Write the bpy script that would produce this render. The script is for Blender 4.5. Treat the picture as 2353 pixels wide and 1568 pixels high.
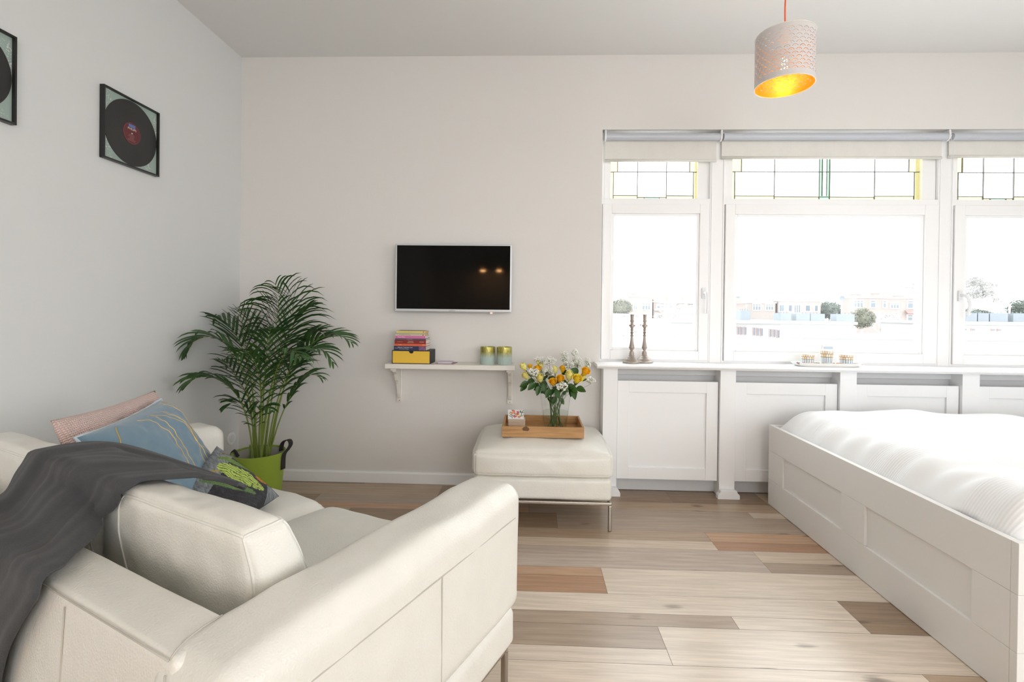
import bpy, math, random
from mathutils import Vector, Matrix, noise
from math import sin, cos, pi, radians, sqrt

scn = bpy.context.scene
for o in list(bpy.data.objects):
    bpy.data.objects.remove(o)
COL = scn.collection

# ------------------------------------------------------------------ camera
cd = bpy.data.cameras.new('camera')
cam = bpy.data.objects.new('camera', cd)
COL.objects.link(cam)
cd.sensor_fit = 'HORIZONTAL'
cd.sensor_width = 36.0
cd.lens = 1121.96 / 2353 * 36.0
cd.shift_x = -5.79 / 2353
cd.shift_y = -62.0 / 2353
cd.clip_start = 0.05
cd.clip_end = 600
_yaw, _pit, _rol = .0354, -.0059, .0119
_fw = Vector((-sin(_yaw) * cos(_pit), cos(_yaw) * cos(_pit), sin(_pit)))
_r0 = Vector((cos(_yaw), sin(_yaw), 0))
_u0 = _r0.cross(_fw)
_r = _r0 * cos(_rol) + _u0 * sin(_rol)
_u = -_r0 * sin(_rol) + _u0 * cos(_rol)
_m = Matrix((_r, _u, -_fw)).transposed().to_4x4()
_m.translation = Vector((1.903, -3.1175, 1.1165))
cam.matrix_world = _m
scn.camera = cam

# ------------------------------------------------------------------ world, light, exposure
WORLD = 5.6
w = bpy.data.worlds.new('overcast_sky')
scn.world = w
w.use_nodes = True
bg = w.node_tree.nodes['Background']
bg.inputs[0].default_value = (0.965, 0.985, 1.0, 1)
bg.inputs[1].default_value = WORLD


def area(name, loc, rot, sx, sy, power=0, color=(1, 1, 1), portal=False):
    l = bpy.data.lights.new(name, 'AREA')
    l.shape = 'RECTANGLE'
    l.size, l.size_y = sx, sy
    l.energy = power
    l.color = color
    if portal:
        l.cycles.is_portal = True
    o = bpy.data.objects.new(name, l)
    COL.objects.link(o)
    o.location = loc
    o.rotation_euler = rot
    return o


# portals: they guide the sky light through the openings, they add none
area('window_portal', (3.78, .16, 1.53), (radians(-90), 0, 0), 2.9, 1.5, 1, portal=True)
area('rear_portal', (3.65, -6.62, 1.5), (radians(90), 0, 0), 3.3, 2.0, 1, portal=True)
area('side_portal', (5.62, -3.4, 1.675), (0, radians(90), 0), 1.55, 2.0, 1, portal=True)
# added fill light set in the wall opening behind the camera
area('rear_fill', (3.65, -6.58, 1.5), (radians(90), 0, 0), 3.3, 2.0, 12, (1.0, .97, .94))
# added warm fill lights under the ceiling behind the camera, without lamp bodies
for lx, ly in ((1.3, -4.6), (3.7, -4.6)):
    area('ceiling_fill', (lx, ly, 2.66), (0, 0, 0), .5, .5, 4, (1.0, .9, .78))

scn.view_settings.view_transform = 'Standard'
scn.view_settings.look = 'None'
scn.view_settings.gamma = 1
scn.view_settings.use_curve_mapping = False
scn.view_settings.exposure = 0.0
scn.cycles.use_denoising = True
scn.cycles.max_bounces = 10
scn.cycles.diffuse_bounces = 6
scn.cycles.transparent_max_bounces = 24
scn.cycles.sample_clamp_indirect = 6


# ------------------------------------------------------------------ materials
def lin(c):
    return tuple((x / 12.92 if x <= .04045 else ((x + .055) / 1.055) ** 2.4) for x in c)


def rgb(r, g, b):
    return lin((r / 255, g / 255, b / 255))


class NT:
    def __init__(s, name):
        s.m = bpy.data.materials.new(name)
        s.m.use_nodes = True
        s.t = s.m.node_tree
        s.b = s.t.nodes['Principled BSDF']
        s.out = s.t.nodes['Material Output']

    def n(s, typ, **kw):
        nd = s.t.nodes.new(typ)
        for k, v in kw.items():
            if k.startswith('i_'):
                k2 = k[2:]
                nd.inputs[int(k2) if k2.isdigit() else k2].default_value = v
            else:
                setattr(nd, k, v)
        return nd

    def l(s, a, b):
        s.t.links.new(a, b)

    def math(s, op, a, b=None, c=None):
        nd = s.n('ShaderNodeMath', operation=op)
        for i, v in enumerate((a, b, c)):
            if v is None:
                continue
            if isinstance(v, (int, float)):
                nd.inputs[i].default_value = v
            else:
                s.l(v, nd.inputs[i])
        return nd.outputs[0]

    def mix(s, fac, a, b):
        nd = s.n('ShaderNodeMix', data_type='RGBA')
        for k, v in ((0, fac), (6, a), (7, b)):
            if isinstance(v, (int, float)):
                nd.inputs[k].default_value = v
            elif isinstance(v, tuple):
                nd.inputs[k].default_value = tuple(v) + ((1,) if len(v) == 3 else ())
            else:
                s.l(v, nd.inputs[k])
        return nd.outputs[2]

    def base(s, c):
        if isinstance(c, tuple):
            s.b.inputs['Base Color'].default_value = c + (1,)
        else:
            s.l(c, s.b.inputs['Base Color'])

    def bump(s, h, dist=.001, strength=1.0):
        nd = s.n('ShaderNodeBump')
        nd.inputs['Strength'].default_value = strength
        nd.inputs['Distance'].default_value = dist
        s.l(h, nd.inputs['Height'])
        s.l(nd.outputs[0], s.b.inputs['Normal'])

    def coord(s, which='Object', scale=(1, 1, 1)):
        tc = s.n('ShaderNodeTexCoord')
        mp = s.n('ShaderNodeMapping')
        mp.inputs['Scale'].default_value = scale
        s.l(tc.outputs[which], mp.inputs[0])
        return mp.outputs[0]

    def noise(s, vec, scale, detail=4, rough=.5):
        nd = s.n('ShaderNodeTexNoise')
        nd.inputs['Scale'].default_value = scale
        nd.inputs['Detail'].default_value = detail
        nd.inputs['Roughness'].default_value = rough
        s.l(vec, nd.inputs['Vector'])
        return nd.outputs[0]

    def ramp(s, fac, stops):
        nd = s.n('ShaderNodeValToRGB')
        e = nd.color_ramp.elements
        while len(e) < len(stops):
            e.new(.5)
        for el, (p, c) in zip(e, stops):
            el.position = p
            el.color = (tuple(c) + (1,)) if len(c) == 3 else c
        s.l(fac, nd.inputs[0])
        return nd.outputs[0]


def simple(name, col, rough=.5, metal=0, var=.04, bump=.0003, scale=60, spec=.5):
    """plain paint, plastic, paper ...: slight tone variation and a fine grain"""
    t = NT(name)
    v = t.coord('Object')
    f = t.noise(v, scale * .15, 3)
    dark = tuple(c * (1 - var) for c in col)
    t.base(t.mix(f, dark, col))
    t.b.inputs['Roughness'].default_value = rough
    t.b.inputs['Metallic'].default_value = metal
    t.b.inputs['Specular IOR Level'].default_value = spec
    if bump:
        t.bump(t.noise(v, scale, 4), bump, .6)
    return t.m


M = {}
M['wall'] = simple('wall_paint', (.745, .731, .712), .85, bump=.0006, scale=90, var=.015, spec=.2)
M['wall_l'] = simple('wall_paint_cool', (.725, .74, .742), .85, bump=.0006, scale=90, var=.015, spec=.2)
M['ceil'] = simple('ceiling_paint', (.79, .795, .79), .9, bump=.0003, scale=60, var=.01, spec=.2)
M['white'] = simple('white_gloss_paint', (.89, .895, .905), .35, var=.01, bump=.0001, scale=40)
M['frame_w'] = simple('window_frame_paint', (.91, .915, .925), .4, var=.01, bump=.0001, scale=40)
M['cab'] = simple('cabinet_lacquer', (.87, .88, .89), .4, var=.01, bump=.0001)
M['cab_in'] = simple('cabinet_recess_paint', (.62, .63, .64), .7, var=.02)
M['bed'] = simple('bed_foil_white', (.82, .815, .80), .42, var=.012, bump=.0002, scale=150)
M['shelf'] = simple('shelf_cream_paint', (.80, .775, .72), .5, var=.02)
M['black'] = simple('black_lacquer', (.012, .012, .012), .35)
M['darkfab'] = simple('dark_felt', (.035, .032, .030), .95, bump=.0008, scale=500)
M['steel'] = simple('brushed_steel', (.42, .38, .33), .32, metal=1, var=.1, bump=.0001)
M['silver'] = simple('silver_plastic', (.62, .65, .68), .35, metal=.3)
M['chrome'] = simple('white_metal_handle', (.80, .81, .83), .3)
M['soil'] = simple('potting_soil', (.03, .02, .014), 1, var=.5, bump=.004, scale=120)
M['pages'] = simple('book_pages', (.78, .74, .66), .9, var=.08, bump=.0004, scale=300)
M['rubber'] = simple('black_cord', (.02, .02, .02), .6)
M['potin'] = simple('pot_lining', (.52, .50, .45), .9, var=.1, bump=.0008, scale=200)
M['potmetal'] = simple('taupe_metal', (.40, .345, .30), .38, metal=.35, var=.25, bump=.0002)
M['porcelain'] = simple('white_ceramic', (.85, .85, .83), .2)
M['stem_l'] = simple('blossom_stem', (.26, .30, .16), .7, var=.2)
M['stem_g'] = simple('cut_stem', (.07, .14, .03), .6, var=.4)
M['leaf_r'] = simple('rose_leaf', (.032, .115, .010), .4, var=.65, bump=.0005, scale=300)
M['gyp'] = simple('white_blossom', (.85, .86, .80), .8)
M['rose_y'] = simple('pale_yellow_petal', (.90, .82, .27), .6, var=.12)
M['rose_o'] = simple('deep_yellow_petal', (.93, .52, .012), .6, var=.15)
M['cane'] = simple('palm_cane', (.22, .30, .05), .55, var=.35, scale=60)
M['gold'] = simple('gold_foil', (.78, .55, .20), .35, metal=.8)
M['orange_cord'] = simple('orange_cable', (.85, .12, .03), .6)


def leather():
    t = NT('cream_leather')
    v = t.coord('Object')
    vo = t.n('ShaderNodeTexVoronoi', feature='SMOOTH_F1')
    vo.inputs['Scale'].default_value = 260
    t.l(v, vo.inputs['Vector'])
    nz = t.noise(v, 900, 2)
    w1 = t.noise(v, 14, 4)
    cr_ = t.noise(v, 22, 5, .62)
    h = t.math('ADD', t.math('ADD', t.math('MULTIPLY', vo.outputs['Distance'], 1.0), t.math('MULTIPLY', nz, .35)), t.math('MULTIPLY', cr_, 2.0))
    t.bump(h, .0011, .55)
    t.base(t.mix(w1, (.725, .71, .655), (.80, .79, .735)))
    t.b.inputs['Roughness'].default_value = .33
    t.b.inputs['Specular IOR Level'].default_value = .6
    return t.m


M['leather'] = leather()
M['seam'] = simple('leather_seam', (.50, .47, .42), .5)


def wood(name, c1, c2, sc=(1.5, 22, 22), rough=.5):
    t = NT(name)
    v = t.coord('Object', sc)
    f = t.noise(v, 4, 6, .6)
    k = t.noise(t.coord('Object'), 9, 2)
    c = t.mix(t.ramp(f, [(.3, c1), (.7, c2)]), c1, c2) if False else t.ramp(f, [(.32, c1), (.68, c2)])
    t.base(t.mix(t.math('MULTIPLY', k, .35), c, c1))
    t.b.inputs['Roughness'].default_value = rough
    t.bump(f, .0006, .5)
    return t.m


M['traywood'] = wood('acacia_wood', (.33, .165, .06), (.55, .32, .13))
M['palewood'] = wood('pale_wood', (.50, .40, .30), (.66, .56, .45))
M['trunk'] = simple('hazed_bark', (.42, .41, .40), .9, var=.2)  # paler than bark: haze over the distance is put into the colour
M['knot'] = simple('wood_knot', (.16, .075, .03), .6, var=.4)


def floor_mat():
    t = NT('oak_laminate')
    a = t.n('ShaderNodeAttribute', attribute_name='tone')
    u = t.n('ShaderNodeUVMap')
    mp = t.n('ShaderNodeMapping')
    mp.inputs['Scale'].default_value = (1.6, 26, 1)
    t.l(u.outputs[0], mp.inputs[0])
    g = t.noise(mp.outputs[0], 2.2, 7, .62)
    # cathedral grain: distorted bands
    wv = t.n('ShaderNodeTexWave', wave_type='BANDS', bands_direction='Y')
    wv.inputs['Scale'].default_value = 13
    wv.inputs['Distortion'].default_value = 9
    wv.inputs['Detail'].default_value = 3
    wv.inputs['Detail Scale'].default_value = .35
    mp2 = t.n('ShaderNodeMapping')
    mp2.inputs['Scale'].default_value = (.55, 2.2, 1)
    t.l(u.outputs[0], mp2.inputs[0])
    t.l(mp2.outputs[0], wv.inputs[0])
    # knots
    mp3 = t.n('ShaderNodeMapping')
    mp3.inputs['Scale'].default_value = (2.6, 6.5, 1)
    t.l(u.outputs[0], mp3.inputs[0])
    vo = t.n('ShaderNodeTexVoronoi')
    vo.inputs['Scale'].default_value = 1.0
    t.l(mp3.outputs[0], vo.inputs['Vector'])
    kn = t.ramp(t.math('ADD', vo.outputs['Distance'], t.math('MULTIPLY', t.math('SUBTRACT', g, .5), .35)),
                [(.04, (1, 1, 1)), (.13, (0, 0, 0))])
    c = a.outputs['Color']
    hs = t.n('ShaderNodeHueSaturation')
    hs.inputs['Value'].default_value = .77
    hs.inputs['Saturation'].default_value = 1.05
    t.l(c, hs.inputs['Color'])
    dark = hs.outputs[0]
    c1 = t.mix(t.ramp(g, [(.40, (.75, .75, .75)), (.62, (0, 0, 0))]), c, dark)
    wm = t.math('MULTIPLY', t.ramp(wv.outputs[0], [(.0, (.55, .55, .55)), (.35, (0, 0, 0))]), t.math('SUBTRACT', 1.25, g))
    c2 = t.mix(t.math('MULTIPLY', wm, .55), c1, dark)
    c3 = t.mix(t.math('MULTIPLY', kn, .7), c2, (.10, .075, .06))
    t.base(c3)
    t.b.inputs['Roughness'].default_value = .27
    t.b.inputs['Specular IOR Level'].default_value = .55
    t.bump(g, .0003, .5)
    return t.m


M['floor'] = floor_mat()
M['joint'] = simple('floor_joint', (.10, .075, .055), .9)


def attr_mat(name, attr='print', rough=.8, bump=0, scale=400, sheen=0):
    t = NT(name)
    a = t.n('ShaderNodeAttribute', attribute_name=attr)
    t.base(a.outputs['Color'])
    t.b.inputs['Roughness'].default_value = rough
    if sheen:
        t.b.inputs['Sheen Weight'].default_value = sheen
    if bump:
        t.bump(t.noise(t.coord('Object'), scale, 3), bump, .6)
    return t.m


def fabric(name, c1, c2, scale=350, rough=.95, sheen=.3, bump=.001, stretch=(1, 1, 1), big=None):
    t = NT(name)
    v = t.coord('Object', stretch)
    f = t.noise(v, scale, 5, .7)
    b = t.noise(v, big or scale * .06, 4, .6)
    t.base(t.mix(t.math('MULTIPLY', t.math('ADD', f, b), .5), c1, c2))
    t.b.inputs['Roughness'].default_value = rough
    t.b.inputs['Sheen Weight'].default_value = sheen
    t.bump(f, bump, .8)
    return t.m


M['throw'] = fabric('charcoal_wool', (.016, .017, .019), (.085, .086, .092), 330, sheen=.12, bump=.0016, stretch=(1, 1, 1), big=14)
M['velvet'] = fabric('blue_velvet', (.11, .185, .25), (.18, .275, .345), 30, .85, .3, .0004, big=9)
M['velvet_edge'] = fabric('pale_blue_piping', (.40, .49, .54), (.50, .58, .62), 300, .8, .4, .0004)
M['felt'] = fabric('green_felt', (.23, .33, .028), (.32, .43, .05), 250, .95, .1, .0008)
M['blindfab'] = fabric('linen_blind', (.66, .645, .60), (.83, .82, .79), 260, .9, .1, .0005, stretch=(1, 1, .5))
M['blue_alu'] = simple('grey_blue_roller', (.55, .58, .64), .4, metal=.1)


def knit():
    t = NT('pink_knit')
    u = t.n('ShaderNodeUVMap')
    sp = t.n('ShaderNodeSeparateXYZ')
    t.l(u.outputs[0], sp.inputs[0])
    x = t.math('MULTIPLY', sp.outputs[0], 72 * 2 * pi)
    rowf = t.math('MULTIPLY', sp.outputs[1], 62 * 2 * pi)
    zig = t.math('MULTIPLY', t.math('ABSOLUTE', t.math('SINE', t.math('MULTIPLY', x, .5))), 2.4)
    h = t.math('MULTIPLY', t.math('ADD', t.math('SINE', t.math('ADD', rowf, zig)), 1), .5)
    h2 = t.math('ABSOLUTE', t.math('SINE', t.math('MULTIPLY', x, .5)))
    hh = t.math('MULTIPLY', h, h2)
    t.base(t.ramp(hh, [(.02, (.50, .33, .29)), (.25, (.72, .54, .49)), (.8, (.80, .63, .59))]))
    t.b.inputs['Roughness'].default_value = .95
    t.b.inputs['Sheen Weight'].default_value = .3
    t.bump(hh, .003, 1)
    return t.m


M['knit'] = knit()


def duvet_mat():
    t = NT('white_seersucker_cotton')
    tc = t.n('ShaderNodeTexCoord')
    sp = t.n('ShaderNodeSeparateXYZ')
    t.l(tc.outputs['Object'], sp.inputs[0])
    X, Y = sp.outputs[0], sp.outputs[1]

    def band(axis, a, b):
        return t.math('MULTIPLY', t.math('GREATER_THAN', axis, a), t.math('LESS_THAN', axis, b))
    by = None
    for a, b in ((-.66, -.53), (-1.17, -.97), (-1.62, -1.44)):
        k = band(Y, a, b)
        by = k if by is None else t.math('ADD', by, k)
    bx = t.math('ADD', band(X, 3.62, 3.84), band(X, 4.3, 4.52))
    sy = t.math('MULTIPLY', t.math('SINE', t.math('MULTIPLY', Y, 2 * pi / .0105)), by)
    sx = t.math('MULTIPLY', t.math('SINE', t.math('MULTIPLY', X, 2 * pi / .0105)), bx)
    h = t.math('ADD', sy, sx)
    n = t.noise(tc.outputs['Object'], 40, 4)
    t.base(t.mix(t.math('MULTIPLY', t.math('ADD', h, 1), .5), (.86, .87, .885), (.91, .915, .925)))
    t.b.inputs['Roughness'].default_value = .9
    t.b.inputs['Sheen Weight'].default_value = .2
    t.bump(t.math('ADD', h, t.math('MULTIPLY', n, .8)), .0006, .6)
    return t.m


M['duvet'] = duvet_mat()


def glass_mat(name, col=(1, 1, 1), gloss=.06, rough=0):
    """clear pane: straight-through light tinted by the glass, plus a mirror share by angle"""
    t = NT(name)
    t.t.nodes.remove(t.b)
    tr = t.n('ShaderNodeBsdfTransparent')
    tr.inputs[0].default_value = tuple(col) + (1,)
    gl = t.n('ShaderNodeBsdfGlossy')
    gl.inputs['Roughness'].default_value = rough
    fr = t.n('ShaderNodeLayerWeight')
    fr.inputs[0].default_value = .5
    f = t.math('ADD', t.math('MULTIPLY', t.math('POWER', fr.outputs['Facing'], 4), .55 * gloss / .06), gloss * .5)
    mx = t.n('ShaderNodeMixShader')
    t.l(f, mx.inputs[0])
    t.l(tr.outputs[0], mx.inputs[1])
    t.l(gl.outputs[0], mx.inputs[2])
    t.l(mx.outputs[0], t.out.inputs[0])
    return t.m


M['glass'] = glass_mat('window_glass', (.97, .985, .98), .03)
M['glass_y'] = glass_mat('yellow_stained_glass', (.42, .37, .17), .03)
M['glass_g'] = glass_mat('green_stained_glass', (.16, .31, .18), .03)
M['vaseglass'] = glass_mat('vase_glass', (.985, .99, .985), .045)
M['water'] = glass_mat('water', (.95, .97, .95), .05)
M['lead'] = simple('lead_came', (.17, .17, .16), .5)


def shade_mat(name, col, metal, rough):
    t = NT(name)
    u = t.n('ShaderNodeUVMap')
    sp = t.n('ShaderNodeSeparateXYZ')
    t.l(u.outputs[0], sp.inputs[0])
    N, R = 24, 12
    v = t.math('MULTIPLY', t.math('SUBTRACT', sp.outputs[1], .10), R / .83)
    row = t.math('FLOOR', v)
    fy = t.math('MULTIPLY', t.math('FRACT', v), .55)
    par = t.math('MULTIPLY', t.math('FLOORED_MODULO', row, 2), .5)
    fx = t.math('SUBTRACT', t.math('FRACT', t.math('ADD', t.math('MULTIPLY', sp.outputs[0], N), par)), .5)

    def length(a, b):
        return t.math('SQRT', t.math('ADD', t.math('MULTIPLY', a, a), t.math('MULTIPLY', b, b)))
    d = length(fx, fy)
    arc = t.math('MULTIPLY', t.math('GREATER_THAN', d, .33), t.math('LESS_THAN', d, .405))
    arc = t.math('MULTIPLY', arc, t.math('GREATER_THAN', fy, .10))
    dot = t.math('LESS_THAN', length(fx, t.math('SUBTRACT', fy, .10)), .045)
    hole = t.math('MAXIMUM', arc, dot)
    inside = t.math('MULTIPLY', t.math('GREATER_THAN', v, 0), t.math('LESS_THAN', v, R))
    hole = t.math('MULTIPLY', hole, inside)
    t.base(col)
    t.b.inputs['Metallic'].default_value = metal
    t.b.inputs['Roughness'].default_value = rough
    t.l(t.math('SUBTRACT', 1, hole), t.b.inputs['Alpha'])
    return t.m


M['shade_out'] = shade_mat('white_perforated_shade', (.66, .64, .635), 0, .5)
M['shade_in'] = shade_mat('brass_perforated_lining', (.92, .40, .04), .45, .45)


def emit(name, col, s):
    t = NT(name)
    t.base((.8, .8, .8))
    t.b.inputs['Emission Color'].default_value = tuple(col) + (1,)
    t.b.inputs['Emission Strength'].default_value = s
    return t.m


M['bulb'] = emit('lamp_filament', (1, .62, .22), 60)
M['spot'] = emit('warm_spot', (1, .50, .18), 700)


def screen():
    t = NT('television_screen')
    t.base((.006, .0055, .005))
    t.b.inputs['Roughness'].default_value = .045
    t.b.inputs['Specular IOR Level'].default_value = .08
    t.bump(t.noise(t.coord('Object'), 3, 1), .0001, .2)
    return t.m


M['screen'] = screen()


def mercury():
    t = NT('gold_and_frost_glass')
    tc = t.n('ShaderNodeTexCoord')
    sp = t.n('ShaderNodeSeparateXYZ')
    t.l(tc.outputs['Object'], sp.inputs[0])
    v = t.coord('Object', (60, 60, 12))
    n = t.noise(v, 3, 4)
    z = t.math('ADD', sp.outputs[2], t.math('MULTIPLY', t.math('SUBTRACT', n, .5), .02))
    f = t.ramp(t.math('MULTIPLY', z, 9.1), [(.40, (0, 0, 0)), (.72, (1, 1, 1))])
    c = t.mix(f, (.42, .52, .49), (.56, .52, .16))
    t.base(c)
    t.l(t.math('MULTIPLY', f, .85), t.b.inputs['Metallic'])
    t.b.inputs['Roughness'].default_value = .25
    t.bump(n, .003, .6)
    return t.m


M['mercury'] = mercury()


def mosaic():
    t = NT('mosaic_glass')
    u = t.n('ShaderNodeUVMap')
    sp = t.n('ShaderNodeSeparateXYZ')
    t.l(u.outputs[0], sp.inputs[0])
    U, V = sp.outputs[0], sp.outputs[1]
    top = t.math('GREATER_THAN', V, .56)
    vr = t.math('MULTIPLY', t.math('SUBTRACT', V, .56), 2 / .44)
    row = t.math('FLOOR', vr)
    un = t.math('ADD', t.math('MULTIPLY', U, 17), t.math('MULTIPLY', row, .5))
    fu = t.math('FRACT', un)
    fv = t.math('FRACT', vr)
    g1 = t.math('MAXIMUM', t.math('LESS_THAN', fu, .12), t.math('LESS_THAN', fv, .12))
    gl = t.math('LESS_THAN', t.math('FRACT', t.math('MULTIPLY', U, 17)), .2)
    cell = t.n('ShaderNodeTexWhiteNoise', noise_dimensions='2D')
    cb = t.n('ShaderNodeCombineXYZ')
    t.l(t.math('FLOOR', un), cb.inputs[0])
    t.l(row, cb.inputs[1])
    t.l(cb.outputs[0], cell.inputs[0])
    tile = t.ramp(cell.outputs[0], [(.0, (.85, .82, .74)), (.45, (.85, .62, .42)), (.62, (.86, .84, .78)), (1, (.80, .60, .30))])
    up = t.mix(g1, tile, (.10, .08, .07))
    lo = t.mix(gl, (.72, .76, .80), (.12, .14, .19))
    t.base(t.mix(top, lo, up))
    t.b.inputs['Roughness'].default_value = .25
    return t.m


M['mosaic'] = mosaic()


# ------------------------------------------------------------------ mesh building
_mx = {}          # world matrix of every thing's root


class MB:
    def __init__(s):
        s.v, s.f, s.mi, s.uv = [], [], [], []
        s.cur = 0
        s.hasuv = False

    def add(s, verts, faces, uvs=None):
        o = len(s.v)
        s.v += [tuple(p) for p in verts]
        for i, f in enumerate(faces):
            s.f.append(tuple(o + k for k in f))
            s.mi.append(s.cur)
            if uvs is not None:
                s.uv.append(uvs[i])
                s.hasuv = True
            else:
                s.uv.append([(0, 0)] * len(f))
        return s

    def box(s, x0, x1, y0, y1, z0, z1):
        p = [(x, y, z) for z in (z0, z1) for y in (y0, y1) for x in (x0, x1)]
        return s.add(p, [(0, 2, 3, 1), (4, 5, 7, 6), (0, 1, 5, 4), (2, 6, 7, 3), (0, 4, 6, 2), (1, 3, 7, 5)])

    def lathe(s, prof, c=(0, 0, 0), n=32, cap=True, uv=False):
        vs, fs, us = [], [], []
        m = len(prof)
        for r, z in prof:
            for k in range(n):
                a = 2 * pi * k / n
                vs.append((c[0] + r * cos(a), c[1] + r * sin(a), c[2] + z))
        z0, z1 = prof[0][1], prof[-1][1]
        for i in range(m - 1):
            for k in range(n):
                k2 = (k + 1) % n
                fs.append((i * n + k, i * n + k2, (i + 1) * n + k2, (i + 1) * n + k))
                if uv:
                    va, vb = (prof[i][1] - z0) / (z1 - z0 or 1), (prof[i + 1][1] - z0) / (z1 - z0 or 1)
                    us.append([(k / n, va), ((k + 1) / n, va), ((k + 1) / n, vb), (k / n, vb)])
        if cap:
            if prof[0][0] > 1e-5:
                fs.append(tuple(range(n))[::-1])
                us.append([(0, 0)] * n)
            if prof[-1][0] > 1e-5:
                fs.append(tuple((m - 1) * n + k for k in range(n)))
                us.append([(0, 0)] * n)
        return s.add(vs, fs, us if uv else None)

    def tube(s, pts, r, n=8, closed=False):
        pts = [Vector(p) for p in pts]
        m = len(pts)
        rs = r if isinstance(r, (list, tuple)) else [r] * m
        vs, fs = [], []
        up = Vector((0, 0, 1))
        prev = None
        for i, p in enumerate(pts):
            if closed:
                d = pts[(i + 1) % m] - pts[i - 1]
            else:
                d = pts[min(i + 1, m - 1)] - pts[max(i - 1, 0)]
            if d.length < 1e-9:
                d = Vector((0, 0, 1))
            d.normalize()
            if prev is None:
                a = d.cross(up)
                if a.length < .1:
                    a = d.cross(Vector((1, 0, 0)))
            else:
                a = prev - d * prev.dot(d)
            a.normalize()
            prev = a
            b = d.cross(a)
            for k in range(n):
                t = 2 * pi * k / n
                vs.append(tuple(p + (a * cos(t) + b * sin(t)) * rs[i]))
        for i in range(m if closed else m - 1):
            j = (i + 1) % m
            for k in range(n):
                k2 = (k + 1) % n
                fs.append((i * n + k, j * n + k, j * n + k2, i * n + k2))
        if not closed:
            fs.append(tuple(range(n)))
            fs.append(tuple((m - 1) * n + k for k in range(n))[::-1])
        return s.add(vs, fs)

    def prism(s, poly, axis, a, b):
        """poly of 2d points swept along an axis from a to b"""
        n = len(poly)

        def mk(p, t):
            return {'x': (t, p[0], p[1]), 'y': (p[0], t, p[1]), 'z': (p[0], p[1], t)}[axis]
        vs = [mk(p, a) for p in poly] + [mk(p, b) for p in poly]
        fs = [tuple(range(n))[::-1], tuple(range(n, 2 * n))]
        for i in range(n):
            j = (i + 1) % n
            fs.append((i, j, n + j, n + i))
        return s.add(vs, fs)

    def grid(s, fn, nu, nv, closeu=False):
        vs = [fn(i / nu, j / nv) for j in range(nv + 1) for i in range(nu + 1)]
        fs, us = [], []
        for j in range(nv):
            for i in range(nu):
                a = j * (nu + 1) + i
                fs.append((a, a + 1, a + nu + 2, a + nu + 1))
                us.append([(i / nu, j / nv), ((i + 1) / nu, j / nv), ((i + 1) / nu, (j + 1) / nv), (i / nu, (j + 1) / nv)])
        return s.add(vs, fs, us)

    def build(s, name, mat, parent=None, world=True, smooth=False, bevel=0, solid=0, sub=0, segs=2, autos=None):
        me = bpy.data.meshes.new(name)
        vs = s.v
        if parent is not None and world:
            inv = _mx[parent.name].inverted()
            vs = [tuple(inv @ Vector(p)) for p in vs]
        me.from_pydata(vs, [], s.f)
        mats = mat if isinstance(mat, (list, tuple)) else [mat]
        for m_ in mats:
            me.materials.append(m_)
        if len(mats) > 1:
            me.polygons.foreach_set('material_index', s.mi)
        if s.hasuv:
            uvl = me.uv_layers.new(name='UVMap')
            flat = [c for f in s.uv for p in f for c in p]
            uvl.data.foreach_set('uv', flat)
        me.update()
        if smooth:
            me.shade_smooth()
        if autos:
            me.shade_smooth()
            try:
                me.set_sharp_from_angle(angle=radians(autos))
            except Exception:
                pass
        o = bpy.data.objects.new(name, me)
        COL.objects.link(o)
        if parent is not None:
            o.parent = parent
            _mx[o.name] = _mx[parent.name].copy()
        else:
            _mx[o.name] = Matrix.Identity(4)
        if bevel:
            b = o.modifiers.new('bevel', 'BEVEL')
            b.width = bevel
            b.segments = segs
            b.limit_method = 'ANGLE'
            b.angle_limit = radians(40)
            b.harden_normals = False
        if solid:
            d = o.modifiers.new('solid', 'SOLIDIFY')
            d.thickness = solid
            d.offset = 0
        if sub:
            q = o.modifiers.new('sub', 'SUBSURF')
            q.levels = q.render_levels = sub
        return o


def tag(o, label, cat, group=None, kind=None):
    o['label'] = label
    o['category'] = cat
    if group:
        o['group'] = group
    if kind:
        o['kind'] = kind
    return o


def thing(name, label, cat, loc=(0, 0, 0), rz=0, group=None):
    o = bpy.data.objects.new(name, None)
    COL.objects.link(o)
    o.empty_display_size = .05
    o.location = loc
    o.rotation_euler = (0, 0, rz)
    _mx[o.name] = Matrix.Translation(Vector(loc)) @ Matrix.Rotation(rz, 4, 'Z')
    return tag(o, label, cat, group)


def struct(o):
    o['kind'] = 'structure'
    return o


def cr(pts, n=8):
    """catmull-rom through 3d points"""
    P = [Vector(p) for p in pts]
    P = [P[0] * 2 - P[1]] + P + [P[-1] * 2 - P[-2]]
    out = []
    for i in range(1, len(P) - 2):
        for k in range(n):
            t = k / n
            a, b, c, d = P[i - 1], P[i], P[i + 1], P[i + 2]
            out.append(.5 * ((2 * b) + (c - a) * t + (2 * a - 5 * b + 4 * c - d) * t * t + (3 * b - a - 3 * c + d) * t ** 3))
    out.append(P[-2])
    return out


def crv(pts, u):
    """point at u (0..1) on a catmull-rom through pts"""
    P = [Vector(p) for p in pts]
    P = [P[0] * 2 - P[1]] + P + [P[-1] * 2 - P[-2]]
    m = len(P) - 3
    x = min(max(u, 0), 1) * m
    i = min(int(x), m - 1)
    t = x - i
    a, b, c, d = P[i], P[i + 1], P[i + 2], P[i + 3]
    return .5 * ((2 * b) + (c - a) * t + (2 * a - 5 * b + 4 * c - d) * t * t + (3 * b - a - 3 * c + d) * t ** 3)


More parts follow.
